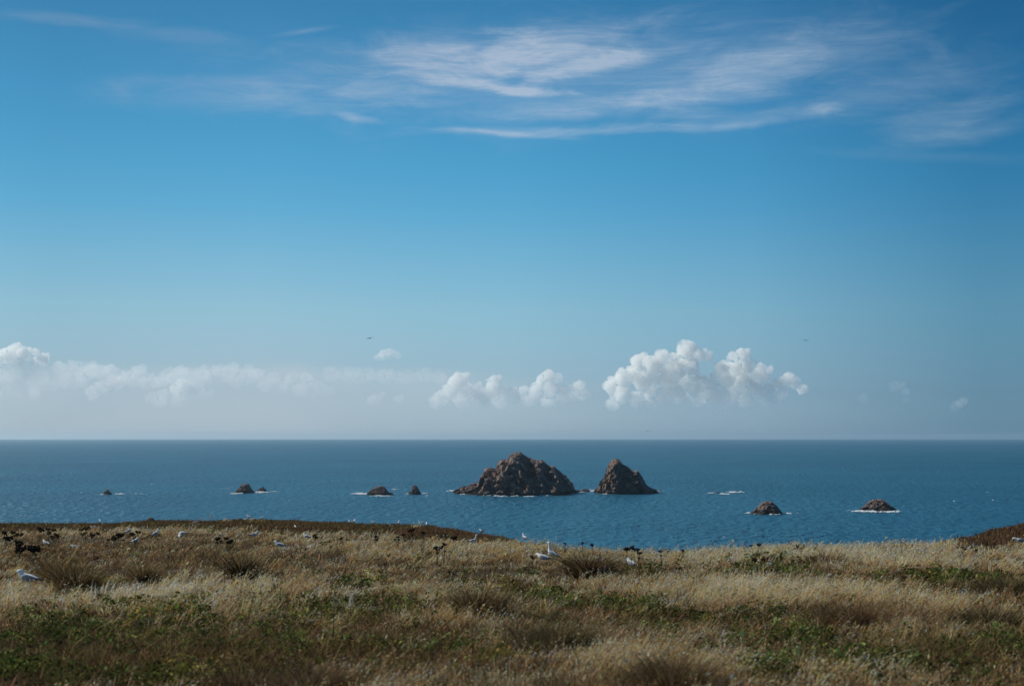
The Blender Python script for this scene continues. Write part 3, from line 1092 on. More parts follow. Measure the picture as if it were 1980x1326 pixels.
def open_wing(sgn):
    """A lifted wing: broad arm, angled hand, tapering to a dark point."""
    sec = [((.10, .05, .31), .11), ((.12, .20, .40), .13), ((.15, .36, .45), .12), ((.10, .52, .47), .085), ((.02, .66, .47), .045), ((-.06, .74, .465), .008)]
    V, F, mi = [], [], []
    for (x, y, z), c in sec:
        for (dx, dz) in ((0.35, 0), (-0.1, .012), (-0.65, 0.0), (-0.1, -.008)):
            V.append((x + dx * 2 * c - .02, sgn * y, z + dz))
    for i in range(len(sec) - 1):
        for k in range(4):
            F.append((i * 4 + k, i * 4 + (k + 1) % 4, (i + 1) * 4 + (k + 1) % 4, (i + 1) * 4 + k))
            mi.append(1 if i >= 3 else 0)
    F += [(3, 2, 1, 0), tuple(20 + k for k in range(4))]
    mi += [0, 1]
    return V, F, mi


def leg_mesh(sgn):
    a = tube([(-.01, sgn * .035, .19), (-.015, sgn * .038, .10), (.0, sgn * .038, .012)], .010, .008, 6)
    foot = ([(-.02, sgn * .038, .0), (.06, sgn * .038 - .03, .0), (.07, sgn * .038, .0), (.06, sgn * .038 + .03, .0), (.0, sgn * .038, .016)],
            [(0, 1, 4), (1, 2, 4), (2, 3, 4), (3, 0, 4), (0, 3, 2, 1)])
    return join([a, foot])


GMESH = {}
for pose in NECK:
    for tone, mt in (('white', M_WHITE), ('buff', M_BUFF)):
        GMESH[pose, tone] = mesh_py('gull_body', *loft(BODY + NECK[pose], 14), mt)
    GMESH[pose, 'beak'] = mesh_py('gull_beak', *beak_mesh(pose), M_BEAK)
for s_ in (-1, 1):
    v_, f_, m_ = wing_mesh(s_)
    GMESH['wing', s_] = mesh_py('gull_wing', v_, f_, [M_MANTLE, M_TIP], m_)
    v_, f_, m_ = open_wing(s_)
    GMESH['open', s_] = mesh_py('gull_wing', v_, f_, [M_WHITE, M_TIP], m_)
    GMESH['leg', s_] = mesh_py('gull_leg', *leg_mesh(s_), M_LEGS)
    e_ = [Vector(v) for v in ()]
GMESH['eye'] = None
G_GULL = 'gulls resting on the headland'


def gull(px, py, pose, heading, label, sit=False, size=1.0, wings='wing', tone='white', lift=0.0, tilt=0.0, far=None):
    """heading: degrees, 0 = facing right in the picture, 90 = facing away from the viewer."""
    if far is None:
        p = ground_hit(px, py, 0.02)
    else:                                                    # on the skyline: just short of the crest
        az = math.atan((px - 990) / FPX)
        r = float(crest(px)) * far
        p = np.array([r * math.sin(az), r * math.cos(az), 0])
        p[2] = ground_z(p[0], p[1]) + (0 if far is None else .10)
    o = bpy.data.objects.new('gull', None)
    COL.objects.link(o)
    o.empty_display_size = 0.3
    o.location = (p[0], p[1], p[2] + lift - (0.17 * size if sit else 0))
    o.rotation_euler = (0, R(tilt), R(heading))
    o.scale = (size * 0.86,) * 3
    tag(o, label, 'gull', G_GULL)
    link('body', GMESH[pose, tone], o)
    link('beak', GMESH[pose, 'beak'], o)
    for s_ in (-1, 1):
        link('wing', GMESH[wings, s_], o)
        if not sit:
            link('leg', GMESH['leg', s_], o)
    return o


gull(54, 1138, 'tuck', 165, 'large gull at rest in pale grass, nearest of all, head drawn in', sit=True, lift=.21, size=1.34)
gull(89, 1061, 'tuck', 140, 'gull on its own between the dark seed heads and a pale low gull, back turned', sit=True, lift=.20)
gull(146, 1066, 'low', 168, 'gull sunk deep in the grass with only head and back showing', sit=True, lift=.14, size=.9)
gull(188, 1026, 'tuck', 200, 'small gull half hidden just below the skyline at the left', sit=True, lift=.15, size=.8)
gull(198, 1010, 'stand', 110, 'small gull standing on the skyline left of the pink boulders', far=.99, lift=.04, size=.9)
gull(245, 1037, 'tuck', 70, 'gull with dark back showing above a clump of dark seed heads', sit=True, lift=.20)
gull(260, 1057, 'tuck', 62, 'plump gull sitting upright right below the dark seed head clump', sit=True, lift=.20, size=1.1)
gull(302, 1041, 'stand', 35, 'gull standing in brown tussock with tail pointing down to the left', lift=.06, tilt=-14, size=.95)
gull(347, 1045, 'tuck', 100, 'lower left gull of a close pair near a patch of pale stalks', sit=True, lift=.17, size=.95)
gull(355, 1041, 'low', 150, 'upper gull of a close pair with its head bent down', lift=.08, tilt=8, size=.9)
gull(490, 1042, 'stand', 12, 'gull with grey brown wings low in the grass, white head turned right', sit=True, lift=.17)
gull(484, 1004, 'stand', 140, 'white gull standing tall on the skyline past the dark boulders', far=.99, lift=.03)
gull(508, 1008, 'tuck', 50, 'white gull crouched on the skyline next to a standing gull', far=.985, sit=True, lift=.10, size=.9)
gull(571, 1022, 'tuck', 110, 'tiny white gull head by a dark bush on the heath', sit=True, lift=.10, size=.7)
gull(541, 1065, 'tuck', 160, 'pale gull sitting low in straw with a round head, alone in mid field', sit=True, lift=.20)
gull(594, 1048, 'tuck', 150, 'gull sitting beside a single brown seed head', sit=True, lift=.22)
gull(686, 1013, 'low', 150, 'gull on the skyline with both wings lifted', far=.98, lift=.0, wings='open', size=.75)
gull(677, 1013, 'stand', 100, 'small pale gull just left of the wing lifting gull', far=.985, sit=True, lift=.10, size=.75)
gull(724, 1013, 'low', 130, 'faint pinkish gull on the skyline right of the wing lifting gull', far=.985, sit=True, lift=.12, tone='buff', size=.85)
gull(772, 1016, 'stand', 80, 'small upright white gull on heath skyline, alone between two pairs', far=.98, sit=True, lift=.10, size=.8)
gull(815, 1016, 'stand', 150, 'gull with dark back standing on the heath skyline', far=.985, lift=.02, size=.85)
gull(826, 1017, 'tuck', 90, 'white gull beside a small shrub on the heath skyline', far=.985, sit=True, lift=.10, size=.85)
gull(914, 1058, 'alert', 20, 'gull with long white neck upright over pale straw', sit=True, lift=.24, tone='white', size=.95)
gull(932, 1029, 'low', 40, 'dark gull on the sloping heath skyline with wings raised', far=.985, lift=.0, wings='open', tone='buff', size=.6)
gull(1014, 1048, 'stand', 110, 'white gull at the edge of the slope where the heath ends', far=.975, lift=.16, size=.95)
gull(1066, 1090, 'alert', 140, 'tall gull standing with stretched neck, right one of the near pair', lift=.10, size=1.15, tilt=-12)
gull(1051, 1092, 'low', 142, 'gull leaning forward at the feet of the tall standing gull', sit=True, lift=.20, size=1.1)
gull(1221, 1102, 'tuck', 118, 'gull nestled in grass under the tall dark seed heads', sit=True, lift=.17, size=.9)
gull(1974, 1054, 'low', 165, 'white gull at the far right below the reddish heath slope', sit=True, lift=.16, size=1.2)

# ------------------------------------------------------------------ birds over the sea
M_BIRD = plain('dark bird plumage', (0.025, 0.026, 0.028), 0.8, 0.2)


def flying_bird(px, py, dist, span, heading, label, roll=0):
    """Body with neck and tail, two bowed wings seen nearly edge on, one mesh."""
    b = loft([((-.42, 0, 0), .05, .008), ((-.25, 0, .0), .05, .03), ((0, 0, 0), .09, .085), ((.2, 0, .02), .07, .065), ((.34, 0, .03), .04, .045), ((.46, 0, .02), .012, .012)], 8)
    ws = []
    for s_ in (-1, 1):
        sec = [((.05, .05, .03), .15), ((.08, .35, .09), .14), ((.0, .65, .07), .10), ((-.12, .95, -.02), .02)]
        V, F = [], []
        for (x, y, z), c in sec:
            for dx, dz in ((1, 0), (0, .02), (-1, 0), (0, -.014)):
                V.append((x + dx * c, s_ * y, z + dz))
        for i in range(3):
            for k in range(4):
                F.append((i * 4 + k, i * 4 + (k + 1) % 4, (i + 1) * 4 + (k + 1) % 4, (i + 1) * 4 + k))
        F += [(3, 2, 1, 0), (12, 13, 14, 15)]
        ws.append((V, F))
    o = link('flying_bird', mesh_py('flying_bird', *join([b] + ws), M_BIRD))
    o.location = at_depth(px, py, dist)
    o.rotation_euler = (R(roll), 0, R(heading))
    o.scale = (span / 1.9,) * 3
    tag(o, label, 'bird', 'birds flying over the sea')


flying_bird(715, 654, 330, 2.1, 235, 'dark bird gliding above the small round cloud', 6)
flying_bird(1558, 658, 360, 2.1, 228, 'dark bird gliding to the right of the tallest cloud tops', -4)
flying_bird(1253, 833, 520, 2.2, 225, 'faint bird skimming low over the horizon above the cone shaped stack', 8)

# ------------------------------------------------------------------ dark seed head plants
M_SEED = plain('dark dry seed head', (0.020, 0.013, 0.010), 0.95, 0.5, 60, 0.05)
M_STALK = plain('dry brown stalk', (0.085, 0.06, 0.036), 0.9, 0.3, 40, 0.1)


def seed_head_mesh(rad, flat):
    """A dry umbel: many spokes of small knobs packed into an uneven dome."""
    parts = []
    for i in range(34):
        d = Vector(rng.normal(size=3)).normalized()
        d.z = d.z * flat + 0.12
        c = d * rad * rng.uniform(0.45, 0.92)
        k = rad * rng.uniform(0.16, 0.30)
        a, b_, e = Vector((1, 0, 0)), Vector((0, 1, 0)), Vector((0, 0, 1))
        V = [c + a * k, c - a * k, c + b_ * k, c - b_ * k, c + e * k * .9, c - e * k * .9]
        V = [v + Vector(rng.normal(size=3)) * k * .25 for v in V]
        F = [(0, 2, 4), (2, 1, 4), (1, 3, 4), (3, 0, 4), (2, 0, 5), (1, 2, 5), (3, 1, 5), (0, 3, 5)]
        parts.append((V, F))
    return join(parts)


HEADS = [mesh_py('seed_head', *seed_head_mesh(1.0, f), M_SEED, smooth_=False) for f in (0.55, 0.7, 0.85, 0.6, 0.75)]


def seed_plant(heads, label, height=0.55, thick=1.5):
    """heads: (px, py, width in picture pixels); the plant stands under the middle of them."""
    height *= 0.95
    mx = sum(h[0] for h in heads) / len(heads)
    low = max(h[1] for h in heads)
    p = ground_hit(mx, low, height)
    r = math.hypot(p[0], p[1])
    o = bpy.data.objects.new('seed_head_plant', None)
    COL.objects.link(o)
    o.location = p
    o.empty_display_size = 0.2
    tag(o, label, 'plant', 'dark seed head plants')
    stems = []
    for i, (hx, hy, hw) in enumerate(heads):
        q = at_depth(hx, hy, p[1] + rng.uniform(-.15, .15)) - p
        q = Vector(q)
        rad = hw * r / FPX / 2 * thick
        mid = Vector((q.x * 0.35 + rng.normal() * .03, q.y * .3, q.z * 0.5))
        stems.append(tube([(0, 0, -.05), mid, q - Vector((0, 0, rad * .3))], max(.008, .00018 * r), max(.005, .00012 * r), 5))
        h = link('seed_head', HEADS[i % 5], o)
        h.location = q
        h.rotation_euler = (rng.uniform(-.4, .4), rng.uniform(-.4, .4), rng.uniform(0, 6))
        h.scale = (rad, rad, rad * rng.uniform(.8, 1.0))
    link('stem', mesh_py('stem', *join(stems), M_STALK), o)
    return o


seed_plant([(8, 1031, 9), (18, 1041, 11), (9, 1040, 6)], 'dark seed head plant at the left edge with a fat lower head', .6)
seed_plant([(26, 1030, 8), (32, 1034, 7), (41, 1034, 7)], 'dark plant with three small heads in a row at the far left', .6)
seed_plant([(36, 1051, 13), (38, 1060, 14), (36, 1066, 11)], 'tallest and blackest seed head plant, heads piled above one another, near left edge', .45)
seed_plant([(54, 1059, 12), (63, 1061, 13), (74, 1062, 13), (66, 1064, 11)], 'wide black clump of merged seed heads right of the piled up plant', .4)
seed_plant([(76, 1022, 7), (81, 1025, 8)], 'two small dark heads leaning together below the left skyline', .6)
seed_plant([(90, 1022, 5), (93, 1024, 7), (95, 1031, 7)], 'dark seed heads stepped one above another over the back turned gull', .6)
seed_plant([(104, 1025, 7), (107, 1033, 6), (111, 1036, 8), (101, 1039, 8)], 'loose dark plant of four heads just up and right of the back turned gull', .6)
seed_plant([(157, 1024, 6), (165, 1022, 7), (172, 1021, 6), (165, 1031, 5)], 'thin dark plant with heads fanned out below the first skyline gull', .6)
seed_plant([(179, 1036, 8), (189, 1031, 6), (176, 1032, 4)], 'dark plant with one drooping head right of the fanned out plant', .55)
seed_plant([(209, 1043, 6), (221, 1042, 9), (220, 1038, 6), (237, 1044, 5)], 'brownish plant of scattered heads left of the plump upright gull', .5)
seed_plant([(228, 1034, 8), (234, 1035, 8), (230, 1037, 7)], 'dense dark head cluster under the gull with the dark back', .55)
seed_plant([(255, 1032, 7), (258, 1033, 6), (260, 1039, 5), (267, 1029, 8)], 'dark plant with a lone cap shaped head on its right, above the plump gull', .55)
seed_plant([(421, 1042, 9), (420, 1049, 5), (428, 1048, 6)], 'dark plant in mid field with one big head and two small ones below', .5)
seed_plant([(437, 1041, 8), (446, 1047, 9), (440, 1049, 5)], 'dark plant in mid field with two heads stepping down to the right', .5)
seed_plant([(609, 1037, 9), (611, 1040, 6)], 'single brown seed head beside a sitting gull', .5)
seed_plant([(660, 1041, 6), (671, 1043, 4)], 'solitary small dark head in open straw, with a tiny one to its right', .45)
seed_plant([(727, 1038, 6), (728, 1043, 6)], 'double dark head, one over the other, in open straw', .5)
seed_plant([(764, 1043, 5), (769, 1038, 5), (771, 1043, 4)], 'three tiny dark heads close together in straw', .5)
seed_plant([(780, 1034, 6), (783, 1045, 4)], 'dark head on a long stalk above a smaller one, left of the twin headed plant', .6)
seed_plant([(793, 1026, 7), (799, 1024, 7), (798, 1034, 4)], 'twin headed dark plant rising to the heath band on bare stalks', .8)
seed_plant([(818, 1030, 7), (818, 1039, 3)], 'flat topped dark head on two thin stalks under the heath band', .75)
seed_plant([(843, 1059, 9), (846, 1063, 7), (845, 1069, 5)], 'dark plant with a ring shaped head, leftmost of the group in pale straw', .5)
seed_plant([(854, 1058, 8), (859, 1052, 7), (860, 1066, 4)], 'dark plant with two heads slanting up to the right in pale straw', .55)
seed_plant([(877, 1041, 8), (881, 1038, 7)], 'dark leaning head on twin stalks in front of the heath slope', .6)
seed_plant([(1092, 1050, 4), (1093, 1052, 3)], 'tiny dark head on the grass skyline just right of the tall gull', .5)
seed_plant([(1126, 1049, 5), (1126, 1051, 3)], 'small black head standing clear against the sea', .55)
seed_plant([(1144, 1053, 6), (1146, 1055, 4)], 'small dark head half sunk into the grass skyline', .5)
seed_plant([(1211, 1062, 10), (1213, 1063, 5)], 'round black head, left one of the tall group against the sea', .7)
seed_plant([(1222, 1059, 9), (1224, 1060, 5)], 'flat black head in the middle of the tall group against the sea', .75)
seed_plant([(1232, 1063, 9), (1237, 1069, 8), (1235, 1079, 5)], 'tall black plant with heads running down its stem, beside the nestled gull', .75)
seed_plant([(1277, 1066, 7), (1278, 1074, 4)], 'black cap shaped head alone on the grass edge right of the tall group', .6)
seed_plant([(1320, 1064, 5), (1322, 1066, 3)], 'faint dark head in the grass edge with nothing near it', .5)
seed_plant([(1452, 1055, 5), (1467, 1053, 7)], 'two dark heads apart on one plant at the blurred grass skyline', .5)
seed_plant([(1458, 1083, 8), (1476, 1082, 7)], 'two dark heads low in green grey growth below the blurred skyline', .4)
seed_plant([(1888, 1064, 6), (1889, 1069, 4)], 'dark blurred head in pale grass below the heath slope at right', .45)
seed_plant([(1851, 1058, 4), (1862, 1058, 5), (1865, 1062, 4)], 'faint brown heads in pale grass left of the dark blurred head', .45)
seed_plant([(1029, 1077, 6), (1031, 1079, 5)], 'dull brown head low in straw left of the near pair of gulls', .35)

# ------------------------------------------------------------------ tussocks and shrubs
G_TUS = 'dark grass tussocks'


def tussock(px, py, wpx, hpx, label, col=(0.085, 0.06, 0.032), n=1500, spread=0.8, cat='tussock', name='tussock', droop=0.35):
    """Dome of long dead blades springing from one root. (px, py) is the foot in the picture."""
    p = ground_hit(px, py, 0.05)
    r = math.hypot(p[0], p[1])
    rad = wpx * r / FPX / 2
    hgt = hpx * r / FPX * 0.88
    n = int(n * 1.1)
    # several uneven sprays make up one tussock
    k = 14
    sp = np.stack([rng.normal(0, .40, k), rng.normal(0, .40, k)], -1) * rad
    sh = np.clip(np.exp(rng.normal(-.08, .22, k)), .5, 1.15)
    w_ = rng.integers(0, k, n)
    a = rng.uniform(0, 6.283, n)
    q = np.sqrt(rng.random(n))
    bx, by = sp[w_, 0] + np.cos(a) * q * rad * .25, sp[w_, 1] + np.sin(a) * q * rad * .25
    off = np.hypot(bx, by) / rad
    L = hgt * sh[w_] * np.clip(1.15 - .55 * off, .25, 1.2) * np.clip(np.exp(rng.normal(-.12, .34, n)), .3, 1.3)
    a = np.where(rng.random(n) < .45, np.arctan2(by, bx) + rng.normal(0, .9, n), a)
    lean = np.clip(off, 0, 1) * spread * .40 + np.abs(rng.normal(0, .42, n))
    c = vary(np.array(col) * np.array([1.9, 1.75, 1.55]), n, 0.35, .08)
    pale = rng.random(n) < 0.30
    c[pale] = vary((0.30, 0.22, 0.11), int(pale.sum()), .3)
    w = np.maximum(.0035, .00040 * r) * np.exp(rng.normal(0, .25, n))
    bz = ground_z(p[0] + bx, p[1] + by) - p[2] - .04
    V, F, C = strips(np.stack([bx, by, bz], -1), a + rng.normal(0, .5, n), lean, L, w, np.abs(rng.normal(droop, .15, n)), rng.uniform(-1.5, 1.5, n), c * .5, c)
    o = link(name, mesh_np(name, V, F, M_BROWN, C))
    o.location = p
    tag(o, label, cat, G_TUS if name == 'tussock' else None)
    return o


tussock(467, 1121, 46, 50, 'upright dark tussock alone in the straw at the left of centre', (0.034, .025, .015), 2600, spread=.4)
tussock(1143, 1116, 80, 54, 'broad dark tussock with a deep shadow, right of the near pair of gulls', (0.042, .030, .018), 3000, droop=.7)
tussock(918, 1196, 110, 66, 'low rounded dark brown tussock in the green mid ground', (0.050, .032, .018), 3600)
tussock(152, 1150, 76, 60, 'tall brown tussock with near black foot, right of the large resting gull', (0.055, .037, .019), 3000, spread=.6)
tussock(112, 1128, 70, 50, 'ragged reddish brown tussock touching the large resting gull', (0.105, .068, .032), 1800)
tussock(275, 1128, 60, 45, 'small fan shaped brown tussock between yellow herb and upright dark tussock', (0.11, .075, .036), 1100)
tussock(1070, 1258, 150, 76, 'big olive grey tussock in the centre foreground', (0.062, .055, .030), 3600)
tussock(1305, 1335, 165, 76, 'large brown tussock cut by the bottom edge, right of centre', (0.080, .055, .029), 3400)
tussock(1912, 1220, 100, 62, 'dark rounded tussock near the right edge', (0.034, .028, .017), 2400)
tussock(1650, 1218, 150, 58, 'long low rust brown tussock in the right foreground', (0.085, .05, .03), 2400)
tussock(620, 1330, 190, 64, 'sprawling twiggy brown tussock at the bottom left of centre', (0.080, .055, .036), 3200, spread=1.2)
tussock(470, 1335, 120, 60, 'dark low tussock at the bottom edge beside the twiggy one', (0.065, .045, .03), 1800, spread=1.1)
tussock(1945, 1150, 120, 40, 'dark flat tussock against the right edge under pale grass', (0.05, .042, .022), 1800)
tussock(1600, 1095, 90, 36, 'small brown tussock just below the blurred grass skyline', (0.10, .07, .04), 1200)
tussock(863, 1040, 14, 14, 'little dark bush where straw meets the heath band', (0.04, .025, .015), 300, cat='bush', name='bush')
tussock(576, 1018, 14, 9, 'small dark bush on the heath with a gull behind it', (0.045, .03, .018), 300, cat='bush', name='bush')
tussock(833, 1017, 14, 10, 'small shrub on the heath skyline beside two gulls', (0.06, .05, .03), 300, cat='bush', name='bush')
tussock(1722, 1060, 40, 14, 'low brown bush on the blurred skyline at right', (0.10, .07, .045), 500, cat='bush', name='bush')
tussock(200, 1135, 46, 30, 'yellow green herb in flower behind the tall brown tussock', (0.17, .16, .025), 700, cat='herb', name='flowering_herb', spread=.7)
tussock(1565, 1118, 60, 24, 'dull green bushy herb at right under the blurred skyline', (0.07, .08, .03), 700, cat='herb', name='green_herb')
tussock(935, 1278, 48, 26, 'bright fresh green herb in the centre foreground', (0.10, .17, .03), 700, cat='herb', name='green_herb')
tussock(575, 1228, 44, 24, 'bright green herb amid darker leaves at left of centre', (0.085, .15, .03), 600, cat='herb', name='green_herb')


def dry_stalk(pts, label, r0=.012):
    foot = ground_hit(pts[0][0], pts[0][1], 0.05)
    P = [Vector(at_depth(a, b, foot[1]) - foot) for a, b in pts]
    P[0].z -= .08
    parts = [tube(P, r0, r0 * .6, 6)]
    for i in range(len(P) - 1):                                # short side twigs
        for k in range(2):
            c = P[i].lerp(P[i + 1], rng.uniform(.2, .9))
            d = Vector((rng.normal(), rng.normal() * .5, 1.0)).normalized() * rng.uniform(.06, .14)
            parts.append(tube([c, c + d * .5, c + d], r0 * .5, r0 * .3, 4))
    o = link('dry_stalk', mesh_py('dry_stalk', *join(parts), M_STALK))
    o.location = foot
    tag(o, label, 'dry stalk', 'bare dry stalks')


dry_stalk([(643, 1240), (645, 1205), (646, 1174)], 'straight dark stalk standing up in front of the green leaves', .011)
dry_stalk([(703, 1138), (699, 1120), (696, 1106)], 'short black stalk leaning left in open straw', .013)
dry_stalk([(84, 1108), (82, 1092), (70, 1076), (65, 1070)], 'crooked bare branch above the large resting gull', .011)
dry_stalk([(340, 1140), (332, 1122), (320, 1105)], 'bent dry branch left of the upright dark tussock', .012)
dry_stalk([(140, 1019), (142, 1012), (137, 1008), (133, 1008)], 'arched bare stalk on the left skyline', .03)
dry_stalk([(1352, 1068), (1350, 1060), (1348, 1056)], 'short dark spike on the grass skyline right of centre', .014)


# ------------------------------------------------------------------ boulders on the skyline
def boulder_mat(t, out):
    obj = t.n('ShaderNodeTexCoord').outputs['Object']
    a = t.noise(obj, 2.2, 6, 0.65)
    c = t.ramp(a, [(0.3, (0.075, 0.055, 0.052)), (0.5, (0.16, 0.11, 0.105)), (0.75, (0.27, 0.20, 0.19))])
    b = t.n('ShaderNodeBump')
    b.inputs['Distance'].default_value = 0.06
    t.set(b.inputs['Height'], t.noise(obj, 7.0, 5, 0.6))
    principled(t, out, c, 0.9, 0.15, b.outputs[0])


M_BOULDER = material('pinkish granite', boulder_mat)


def boulder(px, wpx, hpx, label, far=0.985, py=None):
    az = math.atan((px - 990) / FPX)
    if py is None:
        r = float(crest(px)) * far
        p = np.array([r * math.sin(az), r * math.cos(az), 0.0])
        p[2] = ground_z(p[0], p[1])
    else:
        p = ground_hit(px, py, 0.05)
        r = math.hypot(p[0], p[1])
    bm = bmesh.new()
    bmesh.ops.create_icosphere(bm, subdivisions=4, radius=1)
    co = np.array([v.co for v in bm.verts])
    k = 1 + 0.22 * fbm(co * 1.1 + px, 4, int(px)) + 0.10 * fbm(co * 3 + px, 3, int(px) + 3, .5, True)
    co = co * k[:, None]
    co[:, 2] = np.where(co[:, 2] > 0, co[:, 2] ** 1.0, co[:, 2] * .6)
    for v, c in zip(bm.verts, co):
        v.co = c
    me = bpy.data.meshes.new('boulder')
    bm.to_mesh(me)
    bm.free()
    me.materials.append(M_BOULDER)
    for q in me.polygons:
        q.use_smooth = True
    o = link('boulder', me)
    o.location = (p[0], p[1], p[2] + 0.05)
    o.scale = (wpx * r / FPX / 2, wpx * r / FPX / 2 * .8, hpx * r / FPX)
    o.rotation_euler = (0, 0, rng.uniform(-.4, .4))
    tag(o, label, 'boulder', 'boulders along the skyline')


boulder(296, 15, 8.5, 'tallest pinkish boulder on the left skyline')
boulder(281, 10, 4, 'low brown boulder at the left foot of the tallest pinkish boulder')
boulder(310, 12, 5, 'pale pink topped boulder just right of the tallest one')
boulder(322, 10, 4.5, 'dark boulder beside the pale pink topped one')
boulder(246, 16, 4, 'low mossy boulder some way left of the tallest boulder')
boulder(360, 14, 6, 'dark rough boulder left of the long slab')
boulder(382, 26, 6, 'long dark slab of rock lying on the turf', py=1013)
boulder(407, 10, 5, 'small reddish boulder on the skyline right of the long slab')
boulder(456, 9, 4.5, 'left one of two dark boulders by the standing skyline gull')
boulder(467, 11, 5, 'right one of two dark boulders by the standing skyline gull')
boulder(495, 12, 3.5, 'flat dark boulder between the two skyline gulls')


# ------------------------------------------------------------------ clouds
def cloud_mat(name, dens, z0, z1, alb=(0.999, 0.997, 0.988)):
    """Cloud of water droplets, thinning out towards its base between heights z0 and z1."""
    m_ = bpy.data.materials.new(name)
    m_.use_nodes = True
    t = NT(m_.node_tree)
    out = t.n('ShaderNodeOutputMaterial')
    pos = t.n('ShaderNodeNewGeometry').outputs['Position']
    z = t.sep(pos)[2]
    f = t.ss(z, z0, z1, 0.0, 1.0)
    nz = t.noise(pos, 1 / 260.0, 4, 0.6)
    k = t.m('MULTIPLY', t.m('POWER', f, 1.6), t.ss(nz, 0.34, 0.54, 0.2, 1.0))
    v = t.n('ShaderNodeVolumePrincipled')
    v.inputs['Color'].default_value = (*alb, 1)
    v.inputs['Anisotropy'].default_value = 0.35
    t.set(v.inputs['Density'], t.m('MULTIPLY', k, dens))
    t.t.links.new(v.outputs[0], out.inputs['Volume'])
    return m_


CD = 30000.0
MPP = CD / FPX


def cloud(puffs, conv, label, dens=0.012, y0=825, y1=735, seed=0, dist=CD, voxel=15.0):
    """puffs: (x, y, r) in a crop's pixels; conv maps them to the photograph. One closed billowing body."""
    ox, sx, oy, sy = conv
    ctr = [(ox + a * sx, oy + b * sy, r * sx) for a, b, r in puffs]
    mx = sum(c[0] for c in ctr) / len(ctr)
    bm = bmesh.new()
    base = Vector(at_depth(mx, 790, dist))
    rg = np.random.default_rng(seed + 100)
    for (cx, cy, r) in ctr:
        P = Vector(at_depth(cx, cy, dist + rg.uniform(-.6, .6) * r * dist / FPX * 1.5)) - base
        rad = r * dist / FPX
        bmesh.ops.create_icosphere(bm, subdivisions=2, radius=rad * .92, matrix=Matrix.Translation(P))
        for k in range(11):                                       # smaller heads budding from the upper side
            d = Vector(rg.normal(size=3))
            d.z = abs(d.z) * .9 - .15
            d.normalize()
            bmesh.ops.create_icosphere(bm, subdivisions=2, radius=rad * rg.uniform(.20, .48), matrix=Matrix.Translation(P + d * rad * .8))
    me = bpy.data.meshes.new('cloud')
    bm.to_mesh(me)
    bm.free()
    tmp = bpy.data.objects.new('cloud', me)
    COL.objects.link(tmp)
    md = tmp.modifiers.new('remesh', 'REMESH')
    md.mode = 'VOXEL'
    md.voxel_size = voxel * dist / CD
    dg = bpy.context.evaluated_depsgraph_get()
    me2 = bpy.data.meshes.new_from_object(tmp.evaluated_get(dg))
    bpy.data.objects.remove(tmp)
    n = len(me2.vertices)
    co = np.empty(n * 3, np.float32)
    me2.vertices.foreach_get('co', co)
    nr = np.empty(n * 3, np.float32)
    me2.vertices.foreach_get('normal', nr)
    co, nr = co.reshape(-1, 3).astype(float), nr.reshape(-1, 3)
    q = co / (110.0 * dist / CD) + seed * 7.7
    w = fbm(q * .5 + 3, 2, seed)[:, None] * .5
    h = -np.abs(fbm(q + w, 1, seed + 1)) * 1.0 + 1.28 - np.abs(fbm(q * 2.3 + w, 2, seed + 4)) * .80 - np.abs(fbm(q * 5.1 + w, 2, seed + 8)) * .45
    co = co + nr * (h * 60 * dist / CD)[:, None]
    me2.vertices.foreach_set('co', co.astype(np.float32).ravel())
    me2.materials.clear()
    zz = lambda yy: float(at_depth(mx, yy, dist)[2])
    me2.materials.append(cloud_mat('cloud', dens, zz(y0), zz(y1)))
    me2.name = 'cloud'
    o = link('cloud', me2)
    o.location = base
    tag(o, label, 'cloud', 'cumulus clouds over the horizon')
    return o


A = (1130, 470 / 1980, 630, 470 / 1980)
B = (650, 550 / 1980, 640, 550 / 1980)
C_ = (0, 700 / 1980, 640, 700 / 1980)
E_ = (1560, 420 / 1980, 700, 420 / 1980)
cloud([(220, 490, 62), (320, 430, 62), (390, 400, 56), (450, 310, 72), (560, 320, 66), (640, 250, 52), (720, 285, 60), (830, 190, 66), (830, 265, 78),
       (950, 235, 40), (1010, 250, 30), (600, 405, 80), (480, 450, 80), (750, 360, 80), (250, 545, 58), (690, 460, 80), (870, 340, 60), (560, 560, 70), (800, 460, 60), (230, 640, 50), (310, 570, 66), (430, 600, 66), (520, 650, 60), (660, 580, 76), (760, 550, 76), (860, 500, 66), (900, 420, 46)],
      A, 'bright heaped cumulus with slanting ragged top, left half of the tall pair', seed=1)
cloud([(1300, 245, 48), (1225, 268, 42), (1330, 315, 54), (1120, 355, 58), (1200, 350, 66), (1280, 375, 80), (1430, 350, 42), (1430, 420, 66), (1090, 430, 48),
       (1150, 440, 70), (975, 460, 42), (1000, 560, 68), (1100, 575, 70), (1200, 570, 70), (1320, 600, 66), (930, 610, 56), (1400, 520, 62), (1290, 480, 80),
       (1660, 445, 52), (1600, 475, 42), (1720, 470, 40), (1545, 485, 40), (1500, 610, 56), (1770, 520, 36), (1500, 360, 22), (1050, 490, 48), (955, 520, 44), (1600, 560, 50), (1480, 540, 56), (1180, 650, 60), (1060, 640, 56), (900, 560, 50)],
      A, 'bright cumulus with a pointed tower, right half of the tall pair', seed=2)
cloud([(860, 345, 48), (820, 385, 52), (780, 430, 50), (730, 470, 48), (690, 500, 42), (900, 420, 52), (905, 310, 16), (960, 440, 48), (985, 385, 26), (1100, 365, 40),
       (1128, 330, 16), (1080, 430, 58), (1020, 470, 56), (1180, 430, 38), (1220, 420, 32), (1250, 460, 38), (1310, 412, 22), (880, 480, 58), (1150, 490, 56)],
      B, 'long pale cumulus with several small towers above the largest sea stack', dens=.010, y0=825, y1=725, seed=3)
